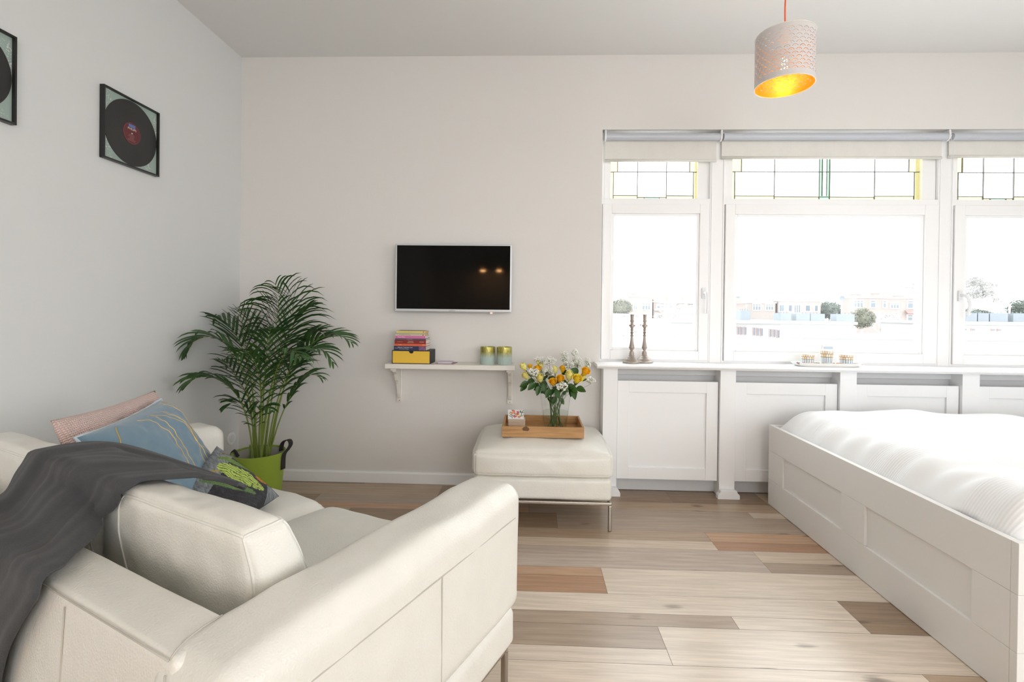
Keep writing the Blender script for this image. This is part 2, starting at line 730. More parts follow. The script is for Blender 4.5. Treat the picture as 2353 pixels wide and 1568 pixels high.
def puff_fn(c, h, r, b, warp=None, nz=0, nf=6, seed=0):
    """map a point on the unit cube to a rounded, bulging box"""
    def f(u, v, w_):
        q = [u * h[0], v * h[1], w_ * h[2]]
        k = [max(-(h[i] - r), min(h[i] - r, q[i])) for i in range(3)]
        d = Vector([q[i] - k[i] for i in range(3)])
        if d.length > 1e-9:
            d.normalize()
        p = Vector(k) + d * r
        cc = (u, v, w_)
        for i in range(3):
            o1, o2 = cc[(i + 1) % 3], cc[(i + 2) % 3]
            p[i] += (abs(cc[i]) ** 3) * (1 if cc[i] > 0 else -1) * b[i] * (1 - o1 ** 4) * (1 - o2 ** 4)
        p += Vector(c)
        if nz:
            p += d * nz * noise.noise(p * nf + Vector((seed, seed * 2, 0)))
            p += d * nz * .4 * noise.noise(p * nf * 2.7 + Vector((seed, 5, 0)))
        if warp:
            p = Vector(warp(p))
        return p
    return f


def axis_samples(h, r, n):
    out = []
    for k in range(5):
        out.append((h - r + r * math.tan(radians(45 - 45 * k / 4))) / h)
    e = out                      # 1 .. (h-r)/h
    inner = (h - r) / h
    mid = [inner - 2 * inner * k / n for k in range(1, n)]
    return [-x for x in e] + mid[::-1] + e[::-1]


def puff(mb, fn, h, r, n=(12, 12, 12)):
    S = [axis_samples(h[i], r, n[i]) for i in range(3)]
    for ax in range(3):
        A, B = S[(ax + 1) % 3], S[(ax + 2) % 3]
        for sg in (-1, 1):
            vs, fs = [], []
            for bb in B:
                for aa in A:
                    cc = [0, 0, 0]
                    cc[ax], cc[(ax + 1) % 3], cc[(ax + 2) % 3] = sg, aa, bb
                    vs.append(fn(*cc))
            na = len(A)
            for j in range(len(B) - 1):
                for i in range(na - 1):
                    q = (j * na + i, j * na + i + 1, (j + 1) * na + i + 1, (j + 1) * na + i)
                    fs.append(q if sg > 0 else q[::-1])
            mb.add(vs, fs)
    return mb


def weld(o, d=1e-5):
    m = o.modifiers.new('weld', 'WELD')
    m.merge_threshold = d
    return o


def text(name, body, size, loc, rot, mat, parent, ext=.0002, align='CENTER', sx=1.0):
    cu = bpy.data.curves.new(name, 'FONT')
    cu.body = body
    cu.size = size
    cu.extrude = ext
    cu.align_x = align
    cu.align_y = 'CENTER'
    cu.materials.append(mat)
    tmp = bpy.data.objects.new('tmp_text', cu)
    COL.objects.link(tmp)
    bpy.context.view_layer.update()
    me = bpy.data.meshes.new_from_object(tmp.evaluated_get(bpy.context.evaluated_depsgraph_get()))
    bpy.data.objects.remove(tmp)
    o = bpy.data.objects.new(name, me)
    COL.objects.link(o)
    if parent is not None:
        o.parent = parent
        inv = _mx[parent.name].inverted()
        m = inv @ Matrix.Translation(Vector(loc)) @ rot.to_4x4() @ Matrix.Diagonal((sx, 1, 1, 1))
        o.matrix_local = m
        _mx[o.name] = _mx[parent.name].copy()
    return o


R_FRONT = Matrix.Rotation(pi / 2, 3, 'X')                                  # reads from -y
R_LEFTWALL = Matrix.Rotation(pi / 2, 3, 'Z') @ Matrix.Rotation(pi / 2, 3, 'X')   # reads from +x

# ================================================================== ROOM SHELL
H = 2.745
XR, YR = 5.6, -6.6
OX0, OX1, OZ0, OZ1 = 2.338, 5.235, .78, 2.274
m = MB()
m.box(-.15, OX0, 0, .26, -.02, H)
m.box(OX1, XR + .15, 0, .26, -.02, H)
m.box(OX0, OX1, 0, .26, OZ1, H)
m.box(OX0, OX1, 0, .26, -.02, OZ0)
struct(m.build('wall_back', M['wall']))
m = MB()
m.box(-.15, 0, YR, 0, -.02, H)
struct(m.build('wall_left', M['wall_l']))
m = MB()
m.box(XR, XR + .15, YR, -4.4, -.02, H)
m.box(XR, XR + .15, -2.4, 0, -.02, H)
m.box(XR, XR + .15, -4.4, -2.4, -.02, .9)  # unseen opening, added to bring in sky light from the right
m.box(XR, XR + .15, -4.4, -2.4, 2.45, H)
struct(m.build('wall_right', M['wall']))
m = MB()
m.box(-.15, 2.0, YR - .15, YR, -.02, H)
m.box(5.3, XR + .15, YR - .15, YR, -.02, H)
m.box(2.0, 5.3, YR - .15, YR, -.02, .5)  # unseen opening, added to bring in sky light from behind
m.box(2.0, 5.3, YR - .15, YR, 2.5, H)
struct(m.build('wall_rear', M['wall']))
m = MB()
m.box(-.15, XR + .15, YR - .15, .26, H, H + .15)
struct(m.build('ceiling', M['ceil']))

# ---- floor: boards 0.19 m wide running along the window wall, some made of two strips
rnd = random.Random(11)
PALE = (.67, .55, .43)
PALE2 = (.74, .635, .525)
BRN = (.34, .24, .16)
GRY = (.44, .345, .265)
MID = (.49, .365, .255)
ORG = (.55, .35, .22)
ORG2 = (.46, .27, .165)
LAV = (.53, .44, .37)
pal = [PALE, PALE2, BRN, GRY, MID, ORG, LAV, PALE, MID, GRY]
strips = []       # x0,x1,y0(top),y1,tone


def fill(y0, y1, ends, tones):
    for i in range(len(ends) - 1):
        strips.append((ends[i], ends[i + 1], y0, y1, tones[i]))


known = {
    -1: [(.155, -.035, [-.1, .84, 2.4, 3.9, 5.7], [BRN, MID, BRN, MID])],
    0: [(-.035, -.222, [-.1, 1.35, 2.75, 3.30, 5.7], [MID, BRN, BRN, MID])],
    1: [(-.222, -.336, [-.1, .645, 1.9, 3.35, 5.7], [BRN, GRY, MID, GRY]),
        (-.336, -.41, [-.1, .645, 1.9, 3.128, 5.7], [MID, ORG, GRY, PALE])],
    2: [(-.41, -.60, [-.1, .9, 2.05, 4.1, 5.7], [MID, BRN, GRY, MID])],
    3: [(-.60, -.704, [-.1, 1.4, 2.796, 5.7], [GRY, MID, ORG]),
        (-.704, -.79, [-.1, 1.4, 2.796, 5.7], [MID, PALE, ORG2])],
    4: [(-.79, -.98, [-.1, 1.55, 2.952], [MID, LAV]),
        (-.79, -.893, [2.952, 5.7], [PALE]), (-.893, -.98, [2.952, 5.7], [GRY])],
    5: [(-.98, -1.05, [-.1, .8, 2.217], [GRY, ORG]), (-1.05, -1.175, [-.1, .8, 2.217], [MID, ORG2]),
        (-.98, -1.175, [2.217, 3.6, 5.7], [PALE2, MID])],
    6: [(-1.175, -1.297, [-.1, 1.7, 3.106, 4.5, 5.7], [MID, PALE2, BRN, PALE]),
        (-1.297, -1.37, [-.1, 1.7, 2.65, 3.106, 4.5, 5.7], [PALE, GRY, PALE2, BRN, PALE])],
    7: [(-1.37, -1.487, [-.1, .95, 2.363], [PALE, GRY]), (-1.487, -1.56, [-.1, .95, 2.363], [MID, PALE2]),
        (-1.37, -1.56, [2.363, 3.75, 5.7], [PALE2, PALE])],
    8: [(-1.56, -1.75, [-.1, 1.7, 3.13, 5.7], [PALE2, PALE2, MID])],
}
for r_, lst in known.items():
    for y0, y1, e, tn in lst:
        fill(y0, y1, e, tn)
y = -1.75
while y > YR:
    e = [-.1]
    x = -.1 + rnd.uniform(.3, 1.3)
    while x < 5.6:
        e.append(x)
        x += 1.4
    e.append(5.7)
    fill(y, max(y - .19, YR), e, [rnd.choice(pal) for _ in e])
    y -= .19
m = MB()
tones = []
g = .0006
for x0, x1, y0, y1, tn in strips:
    o1, o2 = rnd.uniform(0, 40), rnd.uniform(0, 40)
    mir = rnd.choice((-1, 1))
    m.add([(x0 + g, y1 + g, 0), (x1 - g, y1 + g, 0), (x1 - g, y0 - g, 0), (x0 + g, y0 - g, 0)], [(0, 1, 2, 3)],
          [[(x0 + o1, mir * y1 + o2), (x1 + o1, mir * y1 + o2), (x1 + o1, mir * y0 + o2), (x0 + o1, mir * y0 + o2)]])
    k = rnd.uniform(.93, 1.05)
    tones.append(tuple(c * k for c in tn))
nf = len(m.f)
m.cur = 1
m.box(-.15, XR + .15, YR - .15, .26, -.1, -.0015)
fl = m.build('floor', [M['floor'], M['joint']])
at = fl.data.color_attributes.new('tone', 'FLOAT_COLOR', 'CORNER')
cols = []
for p in fl.data.polygons:
    c = tones[p.index] if p.index < nf else (.1, .1, .1)
    for _ in p.loop_indices:
        cols += [c[0], c[1], c[2], 1]
at.data.foreach_set('color', cols)
struct(fl)

# ---- skirting on the wall left of the window
m = MB()
m.prism([(0, 0), (-.015, 0), (-.015, .062), (-.010, .072), (0, .072)], 'x', .001, 2.33)
struct(m.build('baseboard_back', M['white'], bevel=.001))
m = MB()
m.prism([(0, 0), (.015, 0), (.015, .062), (.010, .072), (0, .072)], 'y', YR, -.016)
struct(m.build('baseboard_left', M['white'], bevel=.001))

# ================================================================== WINDOW WALL
# fixed frame: posts, transom, head
m = MB()
FY0, FY1 = .055, .16
for x0, x1 in ((OX0, 2.350), (3.034, 3.128), (4.452, 4.547), (5.228, OX1)):
    m.box(x0, x1, FY0, FY1, .80, OZ1)
m.box(OX0, OX1, FY0 + .001, FY1 - .001, 1.815, 1.852)
m.box(OX0, OX1, FY0 + .002, FY1 - .002, OZ1 - .03, OZ1)
m.box(OX0, OX1, FY0 + .002, FY1 - .002, .80, .815)
for px in (3.042, 4.46):           # beads standing on the posts
    m.box(px, px + .004, FY0 - .004, FY0, .802, 2.24)
    m.box(px + .074, px + .078, FY0 - .004, FY0, .802, 2.24)
struct(m.build('trim_1', M['frame_w'], bevel=.002))
# the window board
m = MB()
m.prism([(.055, .782), (.055, .802), (-.145, .802), (-.162, .797), (-.166, .790), (-.160, .783), (-.148, .780), (-.148, .776), (-.135, .776), (-.135, .782)],
        'x', 2.300, 5.30)
struct(m.build('trim_2', M['white'], bevel=.0015))


def rail_frame(mb, x0, x1, z0, z1, w_, y0, y1, wr=None, wb=None, wt=None):
    wr, wb, wt = wr or w_, wb or w_, wt or w_
    mb.box(x0, x0 + w_, y0, y1, z0, z1)
    mb.box(x1 - wr, x1, y0, y1, z0, z1)
    mb.box(x0 + w_, x1 - wr, y0 + .0005, y1, z0, z0 + wb)
    mb.box(x0 + w_, x1 - wr, y0 + .0005, y1, z1 - wt, z1)


def lever(par, x, z, y, mir):
    m = MB()
    m.box(x - .014, x + .014, y - .012, y, z - .035, z + .035)
    h = m.build('window_handle', M['chrome'], par, bevel=.005, segs=3)
    m = MB()
    m.tube(cr([(x, y - .010, z + .004), (x, y - .034, z + .002), (x + mir * .006, y - .046, z - .008),
               (x + mir * .014, y - .048, z - .05), (x + mir * .012, y - .046, z - .10), (x + mir * .010, y - .043, z - .128)], 5),
           .0085, 10)
    m.build('lever', M['chrome'], h, smooth=True)
    m = MB()
    m.lathe([(.007, 0), (.007, .006)], (0, 0, 0), 12)
    return h


WINS = [(2.349, 3.032, 2.421, 2.958, .814, 1.815, .886, 1.743),
        (3.130, 4.450, 3.204, 4.356, .814, 1.815, .888, 1.741),
        (4.549, 5.226, 4.626, 5.150, .814, 1.815, .886, 1.741)]
for i, (x0, x1, gx0, gx1, z0, z1, gz0, gz1) in enumerate(WINS):
    m = MB()
    y0, y1 = .045, .115
    g_ = .002
    x0 += g_
    x1 -= g_
    b = .012
    for (a0, a1, c0, c1) in ((x0, gx0 - b, z0, z1), (gx1 + b, x1, z0, z1), (gx0 - b, gx1 + b, z0, gz0 - b), (gx0 - b, gx1 + b, gz1 + b, z1)):
        m.box(a0, a1, y0, y1, c0, c1)
    # stepped glazing bead
    for (a0, a1, c0, c1) in ((gx0 - b, gx0 + .006, gz0 - b, gz1 + b), (gx1 - .006, gx1 + b, gz0 - b, gz1 + b),
                             (gx0 + .006, gx1 - .006, gz0 - b, gz0 + .006), (gx0 + .006, gx1 - .006, gz1 - .006, gz1 + b)):
        m.box(a0, a1, y0 + .010, y1 - .01, c0, c1)
    wn = struct(m.build('window_%d' % (i + 1), M['frame_w'], bevel=.003))
    _mx[wn.name] = Matrix.Identity(4)
    m = MB()
    m.box(gx0 - .004, gx1 + .004, .085, .090, gz0 - .004, gz1 + .004)
    m.build('pane', M['glass'], wn)
    if i == 0:
        lever(wn, 3.000, 1.245, .045, .4)
    if i == 2:
        lever(wn, 4.585, 1.245, .045, 1.5)

# stained glass lights above the transom
S_ = lambda x: 1.903 + (x - 1.903) * 1.0126
Z_ = lambda z: 1.1165 + (z - 1.1165) * 1.0126
SY = .10


def stained(n, x0, x1, fx0, fx1, vert_top, vert_low, hz, yellow, green, low):
    z0, z1 = 1.856, 2.24
    m = MB()
    for (a0, a1, c0, c1) in ((x0, fx0, z0, z1), (fx1, x1, z0, z1), (fx0, fx1, z0, Z_(1.846)), (fx0, fx1, z1 - .02, z1)):
        m.box(a0, a1, .075, .13, c0, c1)
    w_ = struct(m.build('window_%d' % n, M['frame_w'], bevel=.003))
    _mx[w_.name] = Matrix.Identity(4)
    zb = Z_(1.846)
    m = MB()
    for x, a, b in vert_top + vert_low:
        m.box(x - .0024, x + .0024, SY - .005, SY + .003, a, b)
    for a, b, z in hz:
        m.box(a, b, SY - .0045, SY + .0025, z - .0023, z + .0023)
    m.build('lead_came', M['lead'], w_)
    m = MB()
    for a, b, c, d in yellow:
        m.add([(a, SY - .002, c), (b, SY - .002, c), (b, SY - .002, d), (a, SY - .002, d)], [(0, 1, 2, 3)])
    m.build('yellow_pane', M['glass_y'], w_)
    m = MB()
    for a, b, c, d in green:
        m.add([(a, SY - .002, c), (b, SY - .002, c), (b, SY - .002, d), (a, SY - .002, d)], [(0, 1, 2, 3)])
    m.build('green_pane', M['glass_g'], w_)
    m = MB()
    m.add([(fx0, SY + .0015, zb), (fx1, SY + .0015, zb), (fx1, SY + .0015, z1 - .02), (fx0, SY + .0015, z1 - .02)], [(0, 1, 2, 3)])
    m.build('clear_pane', M['glass'], w_)


def small_light(n, x0, x1, fx0, fx1):
    w_ = fx1 - fx0
    zt, zb, zm, zl = 2.22, Z_(1.846), Z_(2.022), Z_(1.871)
    a, b = fx0 + .022, fx1 - .020            # low side strips
    a2, b2 = fx0 + .048, fx1 - .045          # high side panes
    c, d = fx0 + .178, fx0 + .365
    vt = [(a2, zm, zt), (b2, zm, zt)]
    vl = [(a, zb, zm), (b, zb, zm), (c, zb, zt), (d, zb, zt), (c + .045, zb, zl - .012), (d - .045, zb, zl - .012)]
    hz = [(fx0, fx1, zm), (a, c, zl), (d, b, zl), (c, d, zl - .012)]
    yel = [(fx0, a2, zm, zt), (b2, fx1, zm, zt), (fx0, a, zb, zm), (b, fx1, zb, zm), (a, c, zb, zl), (d, b, zb, zl),
           (c, c + .045, zb, zl - .012), (d - .045, d, zb, zl - .012)]
    grn = [(c + .045, d - .045, zb, zl - .012)]
    stained(n, x0, x1, fx0, fx1, vt, vl, hz, yel, grn, None)


small_light(4, 2.350, 3.034, S_(2.397), S_(2.948))
# the wide middle light
fx0, fx1 = S_(3.166), S_(4.337)
zt, zb, zm, zl = 2.22, Z_(1.846), Z_(2.025), Z_(1.872)
X = {k: S_(v) for k, v in dict(a=3.190, a2=3.231, b=3.439, g1=3.719, g2=3.738, g3=3.765, g4=3.784, c=4.062, d2=4.271, d=4.306).items()}
vt = [(X['a2'], zm, zt), (X['d2'], zm, zt)]
vl = [(X['a'], zb, zm), (X['d'], zb, zm), (X['b'], zb, zt), (X['c'], zb, zt)] + [(X[k], zl if k in ('g2', 'g3') else zb, zt) for k in ('g1', 'g2', 'g3', 'g4')]
hz = [(fx0, fx1, zm), (X['a'], X['b'], zl), (X['c'], X['d'], zl), (X['b'], X['c'], zl - .006)]
yel = [(fx0, X['a2'], zm, zt), (X['d2'], fx1, zm, zt), (fx0, X['a'], zb, zm), (X['d'], fx1, zb, zm), (X['a'], X['b'], zb, zl), (X['c'], X['d'], zb, zl),
       (X['b'], X['g1'], zb, zl - .006), (X['g4'], X['c'], zb, zl - .006)]
grn = [(X['g1'], X['g2'], zl, zt), (X['g3'], X['g4'], zl, zt), (X['g1'], X['g4'], zb, zl)]
stained(5, 3.130, 4.450, fx0, fx1, vt, vl, hz, yel, grn, None)
small_light(6, 4.549, 5.226, S_(4.552), S_(5.10))

# roller blinds
BL = [(2.363, 3.066, 2.0815, 'left', 'linen roller blind over the left window beside the television wall'),
      (3.099, 4.457, 2.100, 'mid', 'wide linen roller blind over the middle window'),
      (4.501, 5.205, 2.108, 'right', 'linen roller blind over the window above the bed, cut by the frame')]
for x0, x1, zb_, k, lb in BL:
    t_ = thing('roller_blind', lb, 'blind', (x0, .02, 2.235), 0, 'roller blinds drawn up over the windows')
    m = MB()
    m.tube([(x0, .02, 2.234), (x1 + .012, .02, 2.234)], .0225, 24)
    m.build('roller', M['blue_alu'], t_, smooth=False, autos=40)
    m = MB()
    m.box(x0 - .002, x1 - .002, .0385, .0395, zb_ + .012, 2.24)
    m.build('blind_fabric', M['blindfab'], t_)
    m = MB()
    m.tube([(x0 - .002, .039, zb_ + .009), (x1 - .002, .039, zb_ + .009)], .009, 10)
    m.build('bottom_bar', M['blindfab'], t_, smooth=True)
    for xx in ([x0 - .006] if k == 'left' else []) + [x1 + .016]:
        m = MB()
        m.prism([(.045, 2.272), (.045, 2.215), (.02, 2.205), (.000, 2.215), (-.006, 2.235), (-.002, 2.272)], 'x', xx - .006, xx + .006)
        m.build('bracket', M['chrome'], t_, bevel=.003)
    m = MB()
    cx = {'left': 2.352, 'mid': 4.480, 'right': 4.492}[k]
    zlow = {'left': 1.30, 'mid': 1.27, 'right': 2.02}[k]
    z = 2.235
    while z > zlow:
        for dx in (0,):
            m.lathe([(.0004, -.0021), (.0021, 0), (.0004, .0021)], (cx, -.004, z), 6, cap=False)
        z -= .0065
    m.tube([(cx, -.004, 2.235), (cx, -.004, zlow)], .0006, 5)
    m.build('bead_chain', M['chrome'], t_)

# ---- panelled radiator cover below the window board
rc = thing('radiator_cover', 'white panelled radiator cover under the window board', 'radiator cover', (3.8, -.05, 0))
PIL = [(2.345, 2.433), (3.053, 3.146), (3.764, 3.862), (4.478, 4.578), (5.195, 5.29)]
for a, b in PIL:
    m = MB()
    m.box(a, b, -.112, -.004, 0, .776)
    p_ = m.build('pilaster', M['cab'], rc, bevel=.002)
    m = MB()
    x0, x1 = a - .020, b + .018
    m.prism([(x0, 0), (x1, 0), (x1, .022), (x1 - .004, .030), (x1 - .012, .036), (x1 - .018, .052), (x0 + .018, .052), (x0 + .012, .036), (x0 + .004, .030), (x0, .022)],
            'y', -.15, -.113)
    m.build('foot', M['cab'], p_, bevel=.002)
DRS = [(2.437, 3.048), (3.150, 3.760), (3.866, 4.474), (4.582, 5.191)]
for a, b in DRS:
    m = MB()
    z0, z1, fw = .092, .697, .070
    rail_frame(m, a, b, z0, z1, fw, -.092, -.070)
    m.box(a + fw - .002, b - fw + .002, -.080, -.072, z0 + fw - .002, z1 - fw + .002)
    m.build('door_panel', M['cab'], rc, bevel=.0012)
m = MB()
m.box(2.433, 5.2, -.012, -.001, .002, .775)
m.box(2.433, 5.2, -.026, -.012, .002, .085)
m.box(2.433, 5.2, -.030, -.012, .728, .775)
m.build('back_panel', M['cab_in'], rc, bevel=.001)

# ================================================================== WALL THINGS
# television
tv = thing('television', 'black flat screen television in a silver frame on the wall', 'television', (1.408, -.03, 1.10))
TX0, TX1, TZ0, TZ1 = 1.039, 1.776, 1.106, 1.533
m = MB()
m.box(TX0, TX1, -.070, -.035, TZ0, TZ1)
m.build('housing', M['silver'], tv, bevel=.006, segs=3)
m = MB()
m.box(1.15, 1.66, -.036, -.0005, 1.16, 1.45)
m.build('wall_mount', M['black'], tv)
m = MB()
m.box(TX0 + .012, TX1 - .012, -.0712, -.069, TZ0 + .018, TZ1 - .010)
m.build('screen', M['screen'], tv)
m = MB()
m.box(1.642, 1.656, -.070, -.058, 1.0985, 1.107)
m.build('power_light', emit('red_standby', (1, .25, .08), .6), tv)
text('maker_mark', 'SAMSUNG', .0085, (1.403, -.0712, 1.1145), R_FRONT, simple('mark_grey', (.25, .26, .28), .5), tv)

# wall shelf, its brackets are parts of it
sh = thing('wall_shelf', 'cream painted wall shelf on two curved wooden brackets', 'shelf', (1.41, -.01, .76))
m = MB()
m.box(1.016, 1.805, -.190, -.001, .759, .787)
m.build('board', M['shelf'], sh, bevel=.002)
for bx in (1.060, 1.770):
    m = MB()
    m.box(bx - .017, bx + .017, -.014, -.001, .525, .758)
    m.box(bx - .017, bx + .017, -.165, -.001, .744, .758)
    prof = [(-.150, .744), (-.150, .735), (-.135, .728), (-.112, .715), (-.102, .695), (-.092, .676), (-.074, .662), (-.060, .645), (-.048, .615), (-.038, .580),
            (-.026, .556), (-.014, .548), (-.014, .744)]
    m.prism(prof, 'x', bx - .010, bx + .010)
    b_ = m.build('bracket', M['shelf'], sh, bevel=.002)
    m = MB()
    m.tube([(bx, -.0165, .535), (bx, -.010, .535)], .0035, 10)
    m.build('screw', M['potmetal'], b_)


def record(y0, label, lab_col, first):
    """one framed record on the left wall; the frame fills y0..y0+.32, z 1.771..2.091"""
    t_ = thing('record_frame', label, 'framed record', (0, y0 + .16, 1.931), 0, 'framed records on the left wall')
    z0, z1, y1 = 1.771, 2.091, y0 + .32
    m = MB()
    f_ = .0075
    m.box(.001, .022, y0, y0 + f_, z0, z1)
    m.box(.001, .022, y1 - f_, y1, z0, z1)
    m.box(.001, .022, y0 + f_, y1 - f_, z0, z0 + f_)
    m.box(.001, .022, y0 + f_, y1 - f_, z1 - f_, z1)
    m.build('frame', M['black'], t_, bevel=.0008)
    t = NT('speckled_green_card')
    v = t.coord('Object')
    n = t.noise(v, 140, 2, .5)
    n2 = t.noise(v, 9, 3, .5)
    msk = t.math('MULTIPLY', t.ramp(n, [(.56, (0, 0, 0)), (.62, (1, 1, 1))]), t.ramp(n2, [(.45, (0, 0, 0)), (.55, (1, 1, 1))]))
    t.base(t.mix(msk, (.33, .42, .38), (.62, .66, .62)))
    t.b.inputs['Roughness'].default_value = .6
    m = MB()
    m.box(.002, .010, y0 + .004, y1 - .004, z0 + .004, z1 - .004)
    m.build('backing_card', t.m, t_)
    c = (y0 + .16, 1.931)
    t = NT('vinyl')
    tc = t.n('ShaderNodeTexCoord')
    t.base((.018, .018, .018))
    t.b.inputs['Roughness'].default_value = .38
    sp = t.n('ShaderNodeSeparateXYZ')
    t.l(tc.outputs['Object'], sp.inputs[0])
    rr = t.math('SQRT', t.math('ADD', t.math('POWER', sp.outputs[1], 2), t.math('POWER', sp.outputs[2], 2)))
    t.bump(t.math('SINE', t.math('MULTIPLY', rr, 2600)), .0002, .5)
    m = MB()
    n = 96
    for r_, a, b in ((.1500, .010, .0125),):
        ring = [(c[0] + r_ * cos(2 * pi * k / n), c[1] + r_ * sin(2 * pi * k / n)) for k in range(n)]
        m.prism(ring, 'x', a, b)
    rec = m.build('record', t.m, t_)
    m = MB()
    ring = [(c[0] + .050 * cos(2 * pi * k / n), c[1] + .050 * sin(2 * pi * k / n)) for k in range(n)]
    m.prism(ring, 'x', .0125, .0130)
    m.build('paper_label', simple('record_label_paper', lab_col, .6), rec)
    if first:
        m = MB()
        ring = [(c[0] + .0475 * cos(2 * pi * k / n), .0131, c[1] + .0475 * sin(2 * pi * k / n)) for k in range(n)]
        m.tube([(.0131, p[0], p[2]) for p in ring], .0003, 4, closed=True)
        m.build('label_ring', simple('ring_ink', (.35, .18, .16), .6), rec)
        m = MB()
        m.box(.0130, .0133, c[0] - .019, c[0] + .019, c[1] + .026, c[1] + .041)
        m.build('label_badge', simple('badge_blue', (.10, .17, .42), .5), rec)
        ink = simple('label_ink', (.72, .62, .55), .6)
        text('label_lettering', 'PHILIPS', .0135, (.0133, c[0], c[1] + .019), R_LEFTWALL, ink, rec, sx=1.15)
        m = MB()
        rr_ = random.Random(3)
        for k in range(7):
            wd = rr_.uniform(.012, .026)
            z = c[1] - .007 - k * .0048
            m.box(.0130, .0132, c[0] - wd, c[0] + wd * rr_.uniform(.7, 1), z, z + .0011)
        m.build('label_print', simple('label_print_ink', (.38, .20, .18), .6), rec)
        m = MB()
        m.prism([(c[0] + .003 * cos(k * pi / 6), c[1] + .003 * sin(k * pi / 6)) for k in range(12)], 'x', .0130, .0136)
        m.build('spindle_hole', M['gyp'], rec)


record(-1.041, 'black framed record with a dark red paper label, nearer the corner', (.13, .022, .028), True)
record(-1.722, 'black framed record on the left wall cut by the picture edge', (.13, .022, .028), False)

# wall socket half hidden behind the sofa
so = thing('wall_socket', 'white round double wall socket low beside the plant', 'socket', (0, -.085, .286))
m = MB()
m.prism([(-.085 + .040 * cos(k * pi / 20), .286 + .040 * sin(k * pi / 20)) for k in range(40)], 'x', .0, .009)
m.build('plate', M['white'], so, bevel=.003)
m = MB()
m.prism([(-.085 + .024 * cos(k * pi / 12), .286 + .024 * sin(k * pi / 12)) for k in range(24)], 'x', .009, .013)
m.build('socket_ring', M['chrome'], so)

# ================================================================== PENDANT LAMP
LX, LY, LZ0, LZ1, LR = 2.962, -1.0, 2.085, 2.297, .1145
pl = thing('pendant_lamp', 'white pierced drum pendant lamp with brass inside on an orange cord', 'lamp', (LX, LY, H))
m = MB()
m.lathe([(LR, LZ0), (LR, LZ1)], (LX, LY, 0), 96, cap=False, uv=True)
so_ = m.build('lamp_shade', M['shade_out'], pl, smooth=True)
m = MB()
m.lathe([(LR - .0015, LZ0), (LR - .0015, LZ1)], (LX, LY, 0), 96, cap=False, uv=True)
m.build('brass_lining', M['shade_in'], so_, smooth=True)
for z in (LZ0, LZ1):
    m = MB()
    m.tube([(LX + LR * cos(2 * pi * k / 64), LY + LR * sin(2 * pi * k / 64), z) for k in range(64)], .0022, 6, closed=True)
    m.build('rim', M['shelf'], so_, smooth=True)
m = MB()
m.tube(cr([(LX + .004, LY, H), (LX - .002, LY, 2.62), (LX + .001, LY, 2.50), (LX - .001, LY, 2.42), (LX, LY, 2.335)], 8), .0032, 8)
m.build('cord', M['orange_cord'], pl, smooth=True)
m = MB()
m.lathe([(.018, 2.27), (.020, 2.30), (.012, 2.335), (.004, 2.345)], (LX, LY, 0), 16)
for k in range(3):
    a = k * 2 * pi / 3 + .3
    m.tube([(LX, LY, 2.292), (LX + LR * cos(a), LY + LR * sin(a), 2.292)], .0015, 6)
m.build('lamp_holder', M['white'], pl, smooth=True)
m = MB()
m.lathe([(.010, 2.27), (.014, 2.235), (.026, 2.20), (.030, 2.175), (.026, 2.150), (.014, 2.136), (.0005, 2.132)], (LX, LY, 0), 20)
m.build('bulb', glass_mat('bulb_glass', (1, .93, .8), .05), pl, smooth=True)
m = MB()
for k in range(6):
    a = k * pi / 3
    m.tube([(LX + .013 * cos(a), LY + .013 * sin(a), 2.155), (LX + .009 * cos(a), LY + .009 * sin(a), 2.205)], .0016, 5)
m.build('filament', M['bulb'], pl)
l_ = bpy.data.lights.new('pendant_glow', 'POINT')
l_.energy = .55
l_.color = (1, .62, .28)
l_.shadow_soft_size = .02
lo = bpy.data.objects.new('pendant_glow', l_)
COL.objects.link(lo)
lo.location = (LX, LY, 2.16)
m = MB()
m.lathe([(.045, H - .03), (.05, H - .004), (.05, H)], (LX, LY, 0), 24)
m.build('ceiling_cup', M['white'], pl, smooth=True)
# two warm spots of the cooker hood on the rear wall, seen only as glints in the screen
hd = thing('cooker_hood', 'steel cooker hood with two warm lamps on the rear wall', 'cooker hood', (1.12, -6.35, 1.86))
m = MB()
m.prism([(YR + .001, 1.88), (-6.20, 1.88), (-6.20, 1.94), (-6.45, 2.2), (YR + .001, 2.2)], 'x', .78, 1.46)
m.build('hood_body', M['steel'], hd, bevel=.004)
for cx_, cz in ((.966, 1.872), (1.273, 1.872)):
    m = MB()
    m.box(cx_ - .040, cx_ + .040, -6.29, -6.26, 1.872, 1.88)
    m.build('lamp', M['spot'], hd)


# ================================================================== SOFA
TH = radians(-25.5)
SB = (1.484, -2.520, 0)
sofa = thing('leather_sofa', 'cream leather two seat sofa with low back and steel legs', 'sofa', SB, TH)
_sm = _mx[sofa.name]


def SL(s, t, z):
    return (-s, t, z)


def SW(s, t, z):
    return _sm @ Vector((-s, t, z))


def sofa_puff(name, s0, s1, t0, t1, z0, z1, r, b, warp=None, nz=0, nf=6, seed=0, n=(14, 14, 10), parent=sofa):
    c = (-(s0 + s1) / 2, (t0 + t1) / 2, (z0 + z1) / 2)
    h = ((s1 - s0) / 2, (t1 - t0) / 2, (z1 - z0) / 2)
    fn = puff_fn(c, h, r, b, warp, nz, nf, seed)
    mb = MB()
    puff(mb, fn, h, r, n)
    o = weld(mb.build(name, M['leather'], parent, world=False, smooth=True))
    return o, fn


def piping(parent, paths, r=.0026, mat=None, name='piping'):
    mb = MB()
    for p in paths:
        mb.tube(p, r, 8)
    return mb.build(name, mat or M['leather'], parent, world=False, smooth=True)


base, _ = sofa_puff('base', .016, 1.584, .012, .922, .138, .250, .022, (.004, .004, 0), nz=.002)
